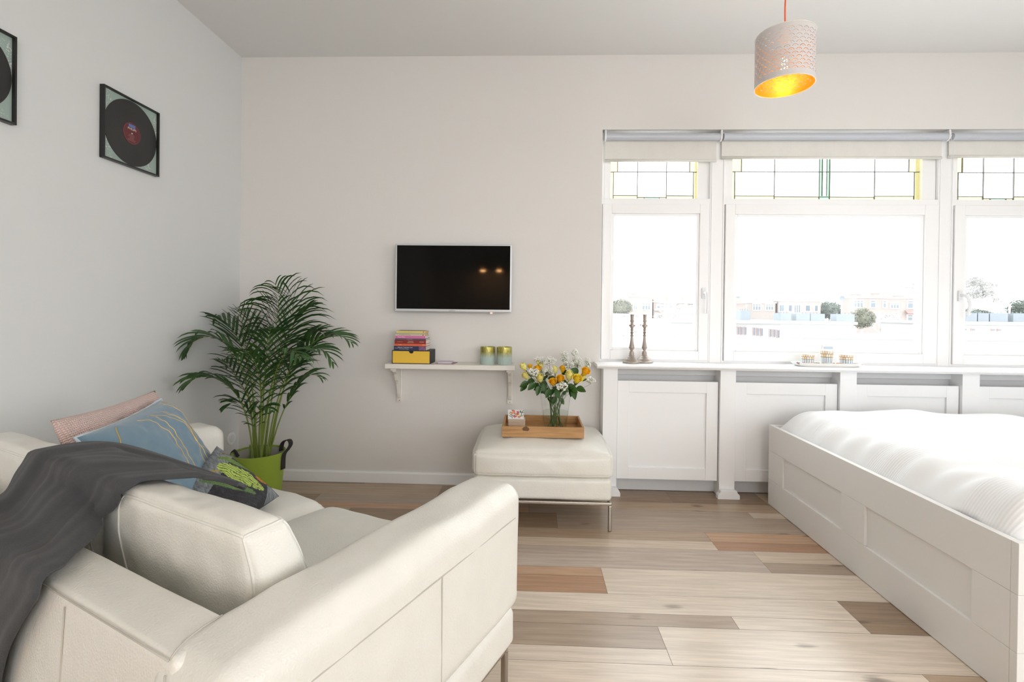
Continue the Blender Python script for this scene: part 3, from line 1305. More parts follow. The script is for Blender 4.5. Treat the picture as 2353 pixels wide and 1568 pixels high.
# back frame
def lean_back(p):
    x, t, z = p
    k = min(1, max(0, (z - .25) / .35))
    return (x, t + .034 * k * max(0, 1 - max(t, 0) / .138), z)


bf, fb = sofa_puff('back_frame', .11, 1.49, .002, .138, .248, .609, .015, (0, .003, .006), lean_back, nz=.002, n=(30, 6, 12))
piping(bf, [[SL(s, .0345, .606) for s in [.125 + .0975 * k for k in range(15)]],
            [SL(.395 + .005 * k, -.0015 + .0034 * k, .25 + .0342 * k) for k in range(11)],
            [SL(1.24, -.0015 + .0034 * k, .25 + .0342 * k) for k in range(11)]], .0013, M['seam'])


def arm_warp(p):
    # the top tips outward a little and is softly dented
    s, t, z = -p[0], p[1], p[2]
    k = max(0, (z - .5) / .11)
    t += .036 * min(1, max(0, (z - .25) / .35)) * max(0, 1 - max(t, 0) / .30)
    z += -.003 * k * sin(t * 21) * (1 if .45 < t < .8 else .3)
    return (-s, t, z)


for s0, s1, nm in ((0.0, .180, 'near'), (1.42, 1.60, 'far')):
    ar, fa = sofa_puff('armrest', s0, s1, -.004, .930, .250, .611, .045, (.003, .006, .010), arm_warp, nz=.0035, nf=7, seed=s0 * 3 + 1, n=(8, 40, 14))
    ou = 1 if nm == 'near' else -1
    so0 = -.0022 if nm == 'near' else 1.6022
    paths = [[SL(so0, t, .527) for t in [.03 + .0445 * k for k in range(20)]],
             [SL(so0, .526, .262 + .0265 * k) for k in range(11)]]
    if nm == 'near':
        paths.append([SL(.150, .128, .614), SL(.142, .095, .618), SL(.134, .066, .618), SL(.129, .048, .614), SL(.127, .037, .605)])
        paths.append([SL(.122, .0285 - .0034 * k, .59 - .033 * k) for k in range(10)])
    piping(ar, paths, .0014, M['seam'])

# seat cushions
for s0, s1, sd in ((.186, .772, 3), (.780, 1.416, 8)):
    def w_(p):
        z = max(p[2], .252)
        return (p[0], p[1], z)
    sc, fn = sofa_puff('seat_cushion', s0, s1, .14, .915, .245, .415, .055, (.002, .012, .032), w_, nz=.006, nf=5, seed=sd, n=(18, 18, 8))
    piping(sc, [[fn(u, 1, .62) for u in [-1 + .1 * k for k in range(21)]]], .0022)


def back_cushion(s0, s1, ctop, ztop, seed):
    c = (-(s0 + s1) / 2, 0, (ztop + .42) / 2)
    h = ((s1 - s0) / 2, .07, (ztop - .42) / 2)

    def wp(p):
        x, t, z = p
        d = ztop - z
        half = .045 + d * .17
        cen = ctop + d * .30
        x += .006 * sin(z * 30 + seed) * (1 if abs(x - c[0]) > h[0] * .9 else 0)
        return (x, cen + t / .07 * half, z)
    fn = puff_fn(c, h, .024, (.006, .012, .013), wp, .007, 9, seed)
    mb = MB()
    puff(mb, fn, h, .024, (36, 12, 22))
    o = weld(mb.build('back_cushion', M['leather'], sofa, world=False, smooth=True))
    R = [-1 + .05 * k for k in range(41)]
    piping(o, [[fn(u, -1, 1) for u in R], [fn(u, 1, 1) for u in R],
               [fn(1, -1, w) for w in R], [fn(1, 1, w) for w in R], [fn(1, v, 1) for v in R],
               [fn(-1, -1, w) for w in R], [fn(-1, 1, w) for w in R]], .0030)
    # curved seam on the rear panel
    piping(o, [[fn(-.50 - .13 * sin(pi * (.1 + .9 * k / 20)) + .10 * (k / 20) ** 2, -1, .97 - 1.75 * k / 20) for k in range(21)]], .0024)
    return o


back_cushion(.200, .755, .243, .705, 2)
back_cushion(.765, 1.425, .218, .728, 7)

# steel under-frame with legs
mb = MB()
for a in ((.030, .09, .030, .895), (1.552, 1.57, .030, .895)):
    pass
mb.box(-1.570, -.030, .030, .046, .122, .138)
mb.box(-1.570, -.030, .888, .904, .122, .138)
mb.box(-.046, -.030, .046, .888, .122, .138)
mb.box(-1.570, -1.554, .046, .888, .122, .138)
mb.build('steel_frame', M['steel'], sofa, world=False, bevel=.003)
for s, t in ((.038, .896), (1.562, .896), (.038, .038), (1.562, .038)):
    mb = MB()
    mb.box(-s - .009, -s + .009, t - .009, t + .009, 0, .122)
    mb.build('leg', M['steel'], sofa, world=False, bevel=.004)

# ---- throw
Rc = [(.445, .340, .700), (.485, .315, .712), (.525, .28, .716), (.559, .25, .704), (.612, .212, .690), (.655, .185, .655), (.655, .162, .634), (.604, .130, .630),
      (.567, .105, .630), (.520, .068, .629), (.496, .042, .620), (.508, .026, .585), (.548, .016, .53), (.582, .010, .47), (.600, .004, .38), (.610, -.004, .20)]
Lc = [(.475, .376, .676), (.575, .378, .682), (.694, .372, .694), (.808, .355, .712), (.886, .325, .732), (.93, .285, .748), (.965, .235, .752), (.995, .180, .742), (1.02, .152, .70),
      (1.035, .138, .645), (1.045, .090, .631), (1.055, .045, .630), (1.065, .022, .600), (1.075, .010, .53), (1.085, -.002, .38), (1.09, -.008, .18)]
import numpy as np
NA, NB = 170, 80
G_ = np.zeros((NA + 1, NB + 1, 3))
for ia in range(NA + 1):
    a = ia / NA
    r_, l_ = crv(Rc, a), crv(Lc, a)
    for ib in range(NB + 1):
        b = ib / NB
        p = r_.lerp(l_, b)
        k = sin(pi * b) ** .8
        p.z += .014 * k * math.exp(-((a - .36) / .16) ** 2)
        G_[ia, ib] = p


def push_out(G, off):
    """lift cloth points out of the cushions and the back frame"""
    s, t, z = G[..., 0], G[..., 1], G[..., 2]
    for _ in (0,):
        k = np.clip((s - .70) / .13, 0, 1)
        k = k * k * (3 - 2 * k)
        zt = .716 + .022 * k
        ct = .243 - .025 * k
        d = np.maximum(zt - z, 0)
        half, cen = .047 + d * .17 + off, ct + d * .30
        ins = (s > .2 - off) & (z < zt + off) & (np.abs(t - cen) < half)
        up = zt + off - z
        back = t - (cen - half)
        fwd = (cen + half) - t
        m_up = ins & (up <= back) & (up <= fwd)
        m_b = ins & ~m_up & (back <= fwd)
        m_f = ins & ~m_up & ~m_b
        z[m_up] = (zt + off)[m_up]
        t[m_b] -= back[m_b]
        t[m_f] += fwd[m_f]
    rear = .002 + .034 * np.clip((z - .25) / .35, 0, 1)
    ins = (t < .142 + off) & (t > rear - off) & (z < .622 + off)
    up = .622 + off - z
    back = t + off - rear
    m_up = ins & (up <= back)
    z[m_up] = .622 + off
    m_b = ins & ~m_up
    t[m_b] = (rear - off)[m_b]
    return G


def relax(G, n):
    for _ in range(n):
        A = G.copy()
        A[1:-1, 1:-1] = .25 * (G[:-2, 1:-1] + G[2:, 1:-1] + G[1:-1, :-2] + G[1:-1, 2:])
        if _ < 4:
            A[1:-1, 0] = .5 * (G[:-2, 0] + G[2:, 0])
            A[1:-1, -1] = .5 * (G[:-2, -1] + G[2:, -1])
        G = push_out(A, .006)
    return G


G_ = relax(push_out(G_, .006), 70)
du = np.gradient(G_, axis=0)
dv = np.gradient(G_, axis=1)
nn = np.cross(du, dv)
nn /= np.linalg.norm(nn, axis=2, keepdims=True) + 1e-9
if nn[NA // 3, NB // 2, 2] < 0:
    nn = -nn
for ia in range(NA + 1):
    a = ia / NA
    w_ = min(1, .10 + a * 1.5)
    for ib in range(NB + 1):
        b = ib / NB
        bb = b + .05 * sin(a * 4 + .5)
        f = .0060 * sin(bb * 15 + 1.0) + .0042 * sin(bb * 29 + 1.3 + a * 2) * (.4 + .6 * a) + .0016 * sin(bb * 61 + a * 3)
        f += .008 * noise.noise(Vector((a * 3, bb * 5, 3)))
        ed = max(0, 1 - min(b, 1 - b) / .035)
        G_[ia, ib] += nn[ia, ib] * (.013 + max(-.007, f * w_) - .008 * ed * ed)
G_ = push_out(G_, .0045)
m = MB()
m.grid(lambda i, j: tuple(_sm @ Vector((-G_[round(j * NA), round(i * NB)][0], G_[round(j * NA), round(i * NB)][1], G_[round(j * NA), round(i * NB)][2]))), NB, NA)
th_ = m.build('wool_throw', M['throw'], smooth=True, solid=.007)
tag(th_, 'charcoal grey wool throw draped over the sofa back', 'throw blanket')


# ---- pillows
def pillow(root, mat, A, B, C, D, T, pull=.05, n=40, side=1, seed=0, name='cover', wr=.004, flat=.55):
    A, B, C, D = map(Vector, (A, B, C, D))
    cen = (A + B + C + D) / 4
    nrm = (B - A).cross(D - A)
    nrm.normalize()
    if nrm.dot(Vector((.45, -.70, .55))) < 0:
        nrm = -nrm

    def pt(u, v, sg, off=0):
        p = (A * (1 - u) + B * u) * (1 - v) + (D * (1 - u) + C * u) * v
        wu, wv = 4 * u * (1 - u), 4 * v * (1 - v)
        k = pull * (wu * (1 - wv) ** 2 + wv * (1 - wu) ** 2)
        p = p + (cen - p) * k
        h = T * (max(0, (1 - (2 * u - 1) ** 4) * (1 - (2 * v - 1) ** 4))) ** flat
        q = Vector((u * 6, v * 6, seed))
        edge = min(1, 6 * min(u, v, 1 - u, 1 - v))
        h += edge * wr * noise.noise(q) + edge * wr * .5 * noise.noise(q * 2.6)
        return p + nrm * (sg * h + off)
    m = MB()
    m.grid(lambda i, j: pt(i, j, 1), n, n)
    m.grid(lambda i, j: pt(1 - i, j, -1), n, n)
    o = m.build(name, mat, root, smooth=True)
    weld(o, 2e-4)
    per = [pt(k / n, 0, 0) for k in range(n)] + [pt(1, k / n, 0) for k in range(n)] + [pt(1 - k / n, 1, 0) for k in range(n)] + [pt(0, 1 - k / n, 0) for k in range(n)]
    return o, pt, per


A, B, C, D = SW(1.13, .247, .797), SW(1.385, .633, .806), SW(1.29, .73, .45), SW(1.02, .34, .45)
pk = thing('throw_pillow', 'pink knitted lumbar pillow standing behind the blue velvet pillow', 'pillow', tuple((A + B + C + D) / 4 - Vector((0, 0, .12))), 0, 'pillows on the sofa')
pillow(pk, M['knit'], A, B, C, D, .045, .05, 48, side=-1, seed=1, wr=.012)

A, B, C, D = SW(1.0, .253, .765), SW(1.28, .60, .788), SW(1.12, .73, .445), SW(.85, .40, .45)
pb = thing('throw_pillow', 'blue velvet pillow with thin gold lines and pale piping', 'pillow', tuple((A + B + C + D) / 4 - Vector((0, 0, .15))), 0, 'pillows on the sofa')
cv, pt, per = pillow(pb, M['velvet'], A, B, C, D, .075, .06, 48, side=-1, seed=5, wr=.010)
mb = MB()
mb.tube(per, .0042, 8, closed=True)
mb.build('piping', M['velvet_edge'], cv, smooth=True)


def bpx(x, y):
    dx, dy = x / 4.6125 - 172, 860 + y / 4.6125 - 1015
    return (dx * 190 - dy * 150) / 50820, (198 * dy + 88 * dx) / 50820


lines = [([(1010, 690), (1004, 740), (1005, 800), (1010, 900)], .0018),
         ([(1190, 640), (1330, 660), (1480, 770), (1580, 945), (1660, 1150)], .0013), ([(1370, 610), (1470, 660), (1570, 770), (1675, 980), (1740, 1150)], .0013),
         ([(1580, 425), (1700, 480), (1800, 640), (1840, 830), (1862, 1060), (1865, 1200)], .0013),
         ([(1330, 595), (1500, 600), (1680, 690), (1840, 830), (1930, 940), (2010, 1070), (2060, 1150)], .0010),
         ([(1480, 555), (1600, 600), (1730, 710), (1840, 840), (1960, 900), (2100, 985)], .0010),
         ([(1600, 380), (1750, 370), (1900, 450), (2040, 640), (2120, 790), (2170, 900)], .0007),
         ([(1560, 410), (1720, 410), (1850, 460), (1980, 520), (2080, 600)], .0006),
         ([(1300, 600), (1430, 545), (1560, 560), (1650, 620)], .0006), ([(1640, 350), (1800, 360), (1860, 385)], .0005)]
mb = MB()
for ln, r_ in lines:
    q = [bpx(*p) for p in ln]
    pts = []
    for p in cr([(a, b, 0) for a, b in q], 10):
        if 0.01 < p.x < .99 and .01 < p.y < .99:
            pts.append(pt(p.x, p.y, 1, .0002))
    if len(pts) > 2:
        mb.tube(pts, r_, 5)
mb.build('gold_print', M['gold'], cv, smooth=True)

A, B, C, D = SW(1.08, .68, .630), SW(.855, .760, .468), SW(.76, .50, .455), SW(.94, .40, .475)
pg = thing('throw_pillow', 'dark printed pillow with green and orange herb bundles', 'pillow', tuple((A + B + C + D) / 4 - Vector((0, 0, .07))), 0, 'pillows on the sofa')
NPX = 150
cv, pt, per = pillow(pg, attr_mat('printed_cotton', bump=.0003), A, B, C, D, .055, .05, NPX, side=-1, seed=9, wr=.006)


def herb_color(u, v):
    # design coordinates: x along the long plank direction
    X, Y = 497 + 140 * u - 122 * v - 4, 1027 + 118 * u + 146 * v - 20
    n1 = noise.noise(Vector((X * .35 - Y * .1, Y * .05 + X * .03, 1)))
    n2 = noise.noise(Vector((X * .06, Y * .5, 4)))
    n3 = noise.noise(Vector((X * .22, Y * .22, 7)))
    gr = .22 + .12 * n1 + .12 * noise.noise(Vector(((X + Y) * .03, (X - Y) * .7, 2)))
    c = [gr * .92, gr * 1.0, gr * 1.08]
    d = (Y - 1027) - (X - 497) * .30            # distance below the upper slats
    dark = False
    # diagonal dark gaps between slats
    t_ = (X - 440) * .75 - (Y - 1095) * .25
    if X + (Y - 1040) * .55 > 528 and not (X > 600 and Y > 1118 + (X - 600) * .3):
        dark = True
    if dark:
        q = .025 + .03 * max(0, n1) + .05 * max(0, n2)
        c = [q, q, q * 1.15]

    def strip(x0, y0, x1, y1, w_):
        dx, dy = x1 - x0, y1 - y0
        L = sqrt(dx * dx + dy * dy)
        a = ((X - x0) * dx + (Y - y0) * dy) / L / L
        b = (-(X - x0) * dy + (Y - y0) * dx) / L
        ww = w_ * (sin(pi * min(max(a, 0), 1)) ** .5 if 0 < a < 1 else 0)
        return a, b, abs(b + 2.2 * n3) < ww
    a, b, ins = strip(486, 1050, 578, 1086, 7)
    if ins:
        k = .5 + .5 * sin(b * 3 + n3 * 8)
        c = [.08 + .10 * k, .14 + .14 * k, .03 + .04 * k]
    a, b, ins = strip(492, 1036, 540, 1052, 6)
    if ins and n3 > -.15:
        c = [.16, .12, .07]
    a, b, ins = strip(455, 1086, 600, 1096, 2.5)
    if ins and X < 497:
        c = [.38, .28, .06]
    a, b, ins = strip(488, 1072, 590, 1142, 19)
    if ins and noise.noise(Vector((a * 16, b * .28, 3))) > -.42:
        k = .5 + .5 * sin(b * 1.25 + 5 * noise.noise(Vector((X * .07, Y * .07, 8))) + 1.2 * n3)
        c = [.22 + .32 * k, .33 + .34 * k, .05 + .10 * k]
        if k < .14:
            c = [.05, .10, .02]
    a, b, ins = strip(452, 1102, 572, 1158, 9)
    if ins and Y > 1096:
        k = .5 + .5 * noise.noise(Vector((X * .6, Y * .6, 9)))
        c = [.04 + .14 * k, .09 + .20 * k, .03 + .07 * k]
    if (X - 590) ** 2 / 260 + (Y - 1096) ** 2 / 420 < 1 + .5 * n3 and noise.noise(Vector((X * .5, Y * .5, 5))) > -.2:
        k = .5 + .5 * noise.noise(Vector((X * .9, Y * .9, 6)))
        c = [.45 + .25 * k, .14 + .12 * k, .02]
    return c


me = cv.data
at = me.color_attributes.new('print', 'FLOAT_COLOR', 'CORNER')
cols = []
uvd = me.uv_layers['UVMap'].data
nfront = NPX * NPX
for p in me.polygons:
    for li in p.loop_indices:
        u, v = uvd[li].uv
        c = herb_color(u, v) if p.index < nfront else (.06, .06, .065)
        cols += [c[0], c[1], c[2], 1]
at.data.foreach_set('color', cols)

# ================================================================== OTTOMAN AND WHAT STANDS ON IT
ot = thing('leather_ottoman', 'cream leather footstool on steel legs under the wooden tray', 'ottoman', (1.967, -.335, 0))


def opuff(name, x0, x1, y0, y1, z0, z1, r, b, warp=None, nz=0, n=(16, 14, 8), seed=0):
    c = ((x0 + x1) / 2, (y0 + y1) / 2, (z0 + z1) / 2)
    h = ((x1 - x0) / 2, (y1 - y0) / 2, (z1 - z0) / 2)
    fn = puff_fn(c, h, r, b, warp, nz, 6, seed)
    mb = MB()
    puff(mb, fn, h, r, n)
    return weld(mb.build(name, M['leather'], ot, smooth=True)), fn


opuff('base', 1.612, 2.322, -.618, -.050, .148, .264, .022, (.003, .003, 0), nz=.0015)


def ow(p):
    return (p[0], p[1], max(p[2], .262))


oc, fo = opuff('cushion', 1.606, 2.328, -.622, -.045, .262, .392, .030, (.014, .014, .050), ow, nz=.005, n=(30, 26, 10), seed=4)
R = [-1 + .05 * k for k in range(41)]
mb = MB()
for p in ([fo(u, -1, 1) for u in R], [fo(u, 1, 1) for u in R], [fo(1, v, 1) for v in R], [fo(-1, v, 1) for v in R],
          [fo(1, -1, w) for w in R], [fo(-1, -1, w) for w in R], [fo(u, -1, -.78) for u in R], [fo(1, v, -.78) for v in R]):
    mb.tube(p, .0022, 6)
mb.build('piping', M['leather'], oc, smooth=True)
mb = MB()
for a in ((1.622, 2.322, -.626, -.610), (1.622, 2.322, -.066, -.050), (1.622, 1.638, -.610, -.066), (2.306, 2.322, -.610, -.066)):
    mb.box(a[0], a[1], a[2], a[3], .131, .147)
mb.build('steel_frame', M['steel'], ot, bevel=.004)
for x, y in ((2.313, -.618), (1.631, -.618), (2.313, -.058), (1.631, -.058)):
    mb = MB()
    mb.box(x - .009, x + .009, y - .009, y + .009, 0, .131)
    mb.build('leg', M['steel'], ot, bevel=.004)

TZ = .4405
tr = thing('serving_tray', 'rectangular wooden tray standing on the footstool', 'tray', (1.968, -.352, TZ))
X0, X1, Y0, Y1 = 1.750, 2.190, -.505, -.205
mb = MB()
mb.box(X0 + .004, X1 - .004, Y0 + .004, Y1 - .004, TZ, TZ + .010)
mb.build('tray_bottom', M['traywood'], tr, bevel=.001)
mb = MB()
w_ = .011
mb.box(X0, X1, Y0, Y0 + w_, TZ, TZ + .058)
mb.box(X0, X1, Y1 - w_, Y1, TZ, TZ + .058)
mb.box(X0, X0 + w_, Y0 + w_, Y1 - w_, TZ, TZ + .058)
mb.box(X1 - w_, X1, Y0 + w_, Y1 - w_, TZ, TZ + .058)
mb.build('tray_rim', M['traywood'], tr, bevel=.0015)
mb = MB()
mb.prism([(1.878 + .018 * cos(k * pi / 8) * (1 + .15 * sin(k * 2)), TZ + .045 + .014 * sin(k * pi / 8) - .004 * cos(k * .8)) for k in range(16)], 'y', Y0 - .0004, Y0 + .002)
mb.v = [(p[0], p[1], min(p[2], TZ + .0578)) for p in mb.v]
mb.build('wood_knot', M['knot'], tr)

# card holder with floral card
ch = thing('card_holder', 'small pale wooden block holding a floral card in the tray', 'card holder', (1.822, -.30, TZ + .010))
mb = MB()
mb.box(1.776, 1.872, -.322, -.301, TZ + .010, TZ + .052)
mb.box(1.776, 1.872, -.297, -.275, TZ + .010, TZ + .058)
mb.box(1.776, 1.872, -.301, -.297, TZ + .010, TZ + .016)
mb.build('block', M['palewood'], ch, bevel=.001)
cd_ = thing('greeting_card', 'small white card printed with flowers, stuck in a wooden block', 'card', (1.822, -.299, TZ + .016))
mb = MB()
mb.box(1.772, 1.864, -.3000, -.2985, TZ + .017, TZ + .106)
mb.build('card', simple('card_paper', (.80, .80, .80), .6), cd_)
rr = random.Random(5)
for li, (nm, cl, cnt, e1, e2) in enumerate((('green_leaves', (.12, .24, .14), 22, .0085, .0022), ('pink_blossoms', (.70, .16, .25), 5, .0048, .0048), ('orange_blossoms', (.80, .30, .12), 5, .0042, .0042),
                                       ('small_blossoms', (.80, .62, .30), 8, .0018, .0018))):
    mb = MB()
    for k in range(cnt):
        cx_, cz = rr.uniform(1.778, 1.858), rr.uniform(TZ + .058, TZ + .100)
        for q in range(6 if e1 == e2 else 1):
            a = q * 1.047 + rr.random()
            px_, pz = cx_ + e1 * .8 * cos(a), cz + e1 * .8 * sin(a)
            t0 = rr.random() * 3
            ring = []
            for w2 in range(8):
                b_ = w2 * pi / 4
                xx, zz = e1 * cos(b_), e2 * sin(b_)
                X_, Z1 = px_ + xx * cos(t0) - zz * sin(t0), pz + xx * sin(t0) + zz * cos(t0)
                ring.append((min(max(X_, 1.7725), 1.8635), -.3001 - li * .00012 - q * .00002, min(max(Z1, TZ + .02), TZ + .1055)))
            mb.add(ring, [tuple(range(8))])
    mb.build(nm, simple(nm + '_ink', cl, .6), cd_)

# vase
VX, VY, VZ = 2.043, -.335, TZ + .010
va = thing('glass_vase', 'clear tapered glass vase half full of water in the tray', 'vase', (VX, VY, VZ))
VR0, VR1, VH = .064, .089, .205
mb = MB()
mb.lathe([(.0005, 0), (VR0, 0), (VR1, VH), (VR1 - .003, VH), (VR0 - .003, .008), (.0005, .008)], (VX, VY, VZ), 48, cap=False)
mb.build('glass', M['vaseglass'], va, smooth=False, autos=30)
mb = MB()
wl = .100
wr_ = VR0 - .004 + (VR1 - VR0) * wl / VH
mb.lathe([(.0005, .009), (VR0 - .004, .009), (wr_, wl), (.0005, wl)], (VX, VY, VZ), 48, cap=False)
mb.build('water', M['water'], va, autos=30)


def fl(px, py, y):
    """bouquet layout, measured in the vase's plane, in steps of 0.348 mm"""
    return Vector((2.043 + (px - 968) * .000348, y, .672 - (py - 678) * .000349))


def petal(mb, c, ax, ang, r, h, width, curl, openr):
    """one rose petal: a cupped patch around the bloom axis"""
    z = ax.normalized()
    x = z.orthogonal().normalized()
    y = z.cross(x)

    def f(u, v):
        a = ang + (u - .5) * width
        rr_ = r * (.35 + .65 * sin(min(1, v * 1.15) * pi / 2)) + openr * v ** 3 * (1 + .3 * cos((u - .5) * 5))
        hh = h * (v - .13 * (2 * abs(u - .5)) ** 2 * v) - curl * v ** 6 * h
        return tuple(c + (x * cos(a) + y * sin(a)) * rr_ + z * hh)
    mb.grid(f, 7, 7)


def rose_leaf(mb, p, d, L, W, up=Vector((0, 0, 1)), droop=.25):
    d = d.normalized()
    sd = d.cross(up)
    if sd.length < .05:
        sd = d.cross(Vector((0, 1, 0)))
    sd.normalize()
    nn = sd.cross(d)

    def f(u, v):
        w2 = W * sin(pi * min(1, v ** .8)) ** .8 * (1 + .08 * abs(sin(v * 30)))
        return tuple(p + d * (L * v) + sd * ((u - .5) * w2) + nn * (-abs(u - .5) * w2 * .35 * -1) - Vector((0, 0, droop * L * v * v)))
    mb.grid(f, 4, 14)


ROSES = [  # px, py, depth, size, colour, axis, label
    (440, 310, -.34, 1.0, 'y', (-.55, -.1, .8), 'pale yellow rose highest at the left edge of the bouquet'),
    (478, 445, -.37, 1.0, 'y', (-.6, -.3, .7), 'pale yellow rose at the left edge, below the highest left one'),
    (705, 465, -.40, 1.15, 'y', (-.15, -.5, .85), 'pale yellow rose in the left middle, front of the bouquet'),
    (668, 345, -.36, 1.0, 'o', (-.15, -.3, .9), 'deep yellow rose just above the front left pale rose'),
    (548, 318, -.30, .7, 'o', (-.3, .1, .9), 'small deep yellow rose behind the white blossoms at left'),
    (728, 312, -.27, .8, 'y', (0, .2, 1), 'pale yellow rose at the back, left of centre'),
    (676, 250, -.28, .55, 'y', (0, .1, 1), 'small yellow bud rising at the back left of the bouquet'),
    (912, 520, -.42, .95, 'o', (-.1, -.5, .8), 'deep yellow rose lowest at the centre front'),
    (1030, 470, -.41, 1.0, 'o', (.1, -.5, .85), 'deep yellow rose at the centre, right of the lowest one'),
    (955, 362, -.31, .95, 'y', (-.1, .0, 1), 'pale green yellow rose at the back centre'),
    (1085, 345, -.31, .9, 'o', (.05, .0, 1), 'deep yellow rose at the back, right of centre'),
    (1178, 425, -.38, 1.25, 'y', (.05, -.3, .95), 'large pale yellow rose standing right of centre'),
    (1300, 475, -.40, 1.2, 'b', (.2, -.6, .8), 'bright yellow open rose at the right front'),
    (1438, 370, -.36, 1.15, 'o', (.4, -.4, .75), 'deep yellow full rose highest at the right edge'),
    (1410, 480, -.31, 1.0, 'y', (.5, .0, .8), 'pale yellow rose half hidden at the right edge'),
]
M['rose_b'] = simple('bright_yellow_petal', (.95, .74, .06), .6, var=.12)
rr = random.Random(8)
LEAVES = {0: [], 1: [(530, 560, -1, -.3, .055), (500, 590, -.9, -.75, .05)], 2: [(640, 560, -.8, -.5, .055), (700, 600, -.3, -1, .05), (760, 560, .2, -.9, .05)],
          3: [(620, 520, -.9, -.2, .05)], 5: [(800, 520, .3, .6, .05)], 7: [(870, 640, -.5, -.8, .05), (960, 640, .4, -.9, .05)], 8: [(1060, 560, .5, -.5, .05)],
          9: [(830, 500, 0, .8, .05)], 10: [(1080, 440, .3, .4, .045)], 11: [(1180, 560, .4, -.6, .055), (1230, 620, -.2, -.9, .05)],
          12: [(1290, 620, .95, -.15, .058), (1230, 640, .3, -1, .055), (1200, 600, .8, -.5, .05)], 13: [(1330, 400, -.6, .5, .06)], 14: [(1360, 520, .9, .2, .045)], 4: [], 6: []}
for i, (px, py, dy, sz, kc, axv, lb) in enumerate(ROSES):
    sz *= 1.02
    ax = Vector(axv).normalized()
    c = fl(px, py, dy)
    hgt = .047 * sz
    b0 = c - ax * hgt * .5
    r_ = thing('rose', lb, 'rose', tuple(b0), 0, 'yellow roses in the glass vase')
    mb = MB()
    full = (kc == 'o' or kc == 'b')
    for ring, (n_, rad, hh, wd, curl, op) in enumerate(((3, .006, 1.0, 2.6, 0, .000), (4, .0105, 1.0, 2.0, .03, .002), (5, .0150, .96, 1.7, .10, .004 if full else .001),
                                                        (5, .0175, .86, 1.6, .20, .007 if full else .002))):
        for k in range(n_):
            petal(mb, b0, ax, k * 2 * pi / n_ + ring * .7 + rr.random() * .4, rad * sz, hgt * hh, wd, curl, op * sz)
    mb.build('bloom', M['rose_' + kc], r_, smooth=True)
    mb = MB()
    for k in range(5):
        a = k * 2 * pi / 5
        rose_leaf(mb, b0, (ax * .6 + ax.orthogonal().normalized() * cos(a) + ax.cross(ax.orthogonal().normalized()) * sin(a)), .018 * sz, .006, ax, .1)
    mb.build('calyx', M['leaf_r'], r_, smooth=True)
    a = rr.random() * 6.28
    foot = Vector((VX - (c.x - VX) * .12 + .034 * cos(a), VY - (c.y - VY) * .2 + .030 * sin(a), VZ + .012))
    foot.x = max(min(foot.x, VX + .045), VX - .045)
    neck = Vector((VX + (c.x - VX) * .30, VY + (c.y - VY) * .30, VZ + VH * .98))
    kx = sqrt((neck.x - VX) ** 2 + (neck.y - VY) ** 2)
    if kx > .065:
        neck.x = VX + (neck.x - VX) * .065 / kx
        neck.y = VY + (neck.y - VY) * .065 / kx
    mid = neck.lerp(b0, .55) + Vector((0, 0, -.008))
    mb = MB()
    mb.tube(cr([foot, foot.lerp(neck, .5), neck, mid, b0], 6), .0024, 6)
    mb.build('stem', M['stem_g'], r_, smooth=True)
    for (lx, ly, dx, dz, L) in LEAVES.get(i, []):
        mb = MB()
        p = fl(lx, ly, dy + .01)
        rose_leaf(mb, p, Vector((dx, rr.uniform(-.5, -.1), dz)), L, L * .62, Vector((0, -.8, .5)), .15)
        mb.tube([mid, p], .001, 4)
        mb.build('leaf', M['leaf_r'], r_, smooth=True)
    for q_ in range(2):
        mb = MB()
        p = neck.lerp(b0, rr.uniform(.25, .75))
        lx_ = (c.x - VX) * 4 + rr.uniform(-.9, .9)
        rose_leaf(mb, p, Vector((lx_, rr.uniform(-.9, .1), rr.uniform(-.45, .35))), rr.uniform(.038, .052), rr.uniform(.024, .032), Vector((rr.uniform(-.3, .3), -.8, .5)), .2)
        mb.build('leaf', M['leaf_r'], r_, smooth=True)
    if i % 2 == 0:      # foliage below the vase rim
        mb = MB()
        p = foot.lerp(neck, .86)
        rose_leaf(mb, p, Vector((rr.uniform(-1, 1), rr.uniform(-1, .2), -.4)), .035, .024, Vector((0, -.8, .5)), .2)
        mb.build('leaf', M['leaf_r'], r_, smooth=True)

ICO = []
_t = (1 + sqrt(5)) / 2
for a_, b_ in ((-1, _t), (1, _t), (-1, -_t), (1, -_t)):
    ICO.append((a_, b_, 0))
for a_, b_ in ((-1, _t), (1, _t), (-1, -_t), (1, -_t)):
    ICO.append((0, a_, b_))
for a_, b_ in ((-1, _t), (1, _t), (-1, -_t), (1, -_t)):
    ICO.append((b_, 0, a_))
ICF = [(0, 11, 5), (0, 5, 1), (0, 1, 7), (0, 7, 10), (0, 10, 11), (1, 5, 9), (5, 11, 4), (11, 10, 2), (10, 7, 6), (7, 1, 8),
       (3, 9, 4), (3, 4, 2), (3, 2, 6), (3, 6, 8), (3, 8, 9), (4, 9, 5), (2, 4, 11), (6, 2, 10), (8, 6, 7), (9, 8, 1)]
ICL = sqrt(1 + _t * _t)


def ball(mb, p, r):
    mb.add([(p[0] + v[0] * r / ICL, p[1] + v[1] * r / ICL, p[2] + v[2] * r / ICL) for v in ICO], ICF)


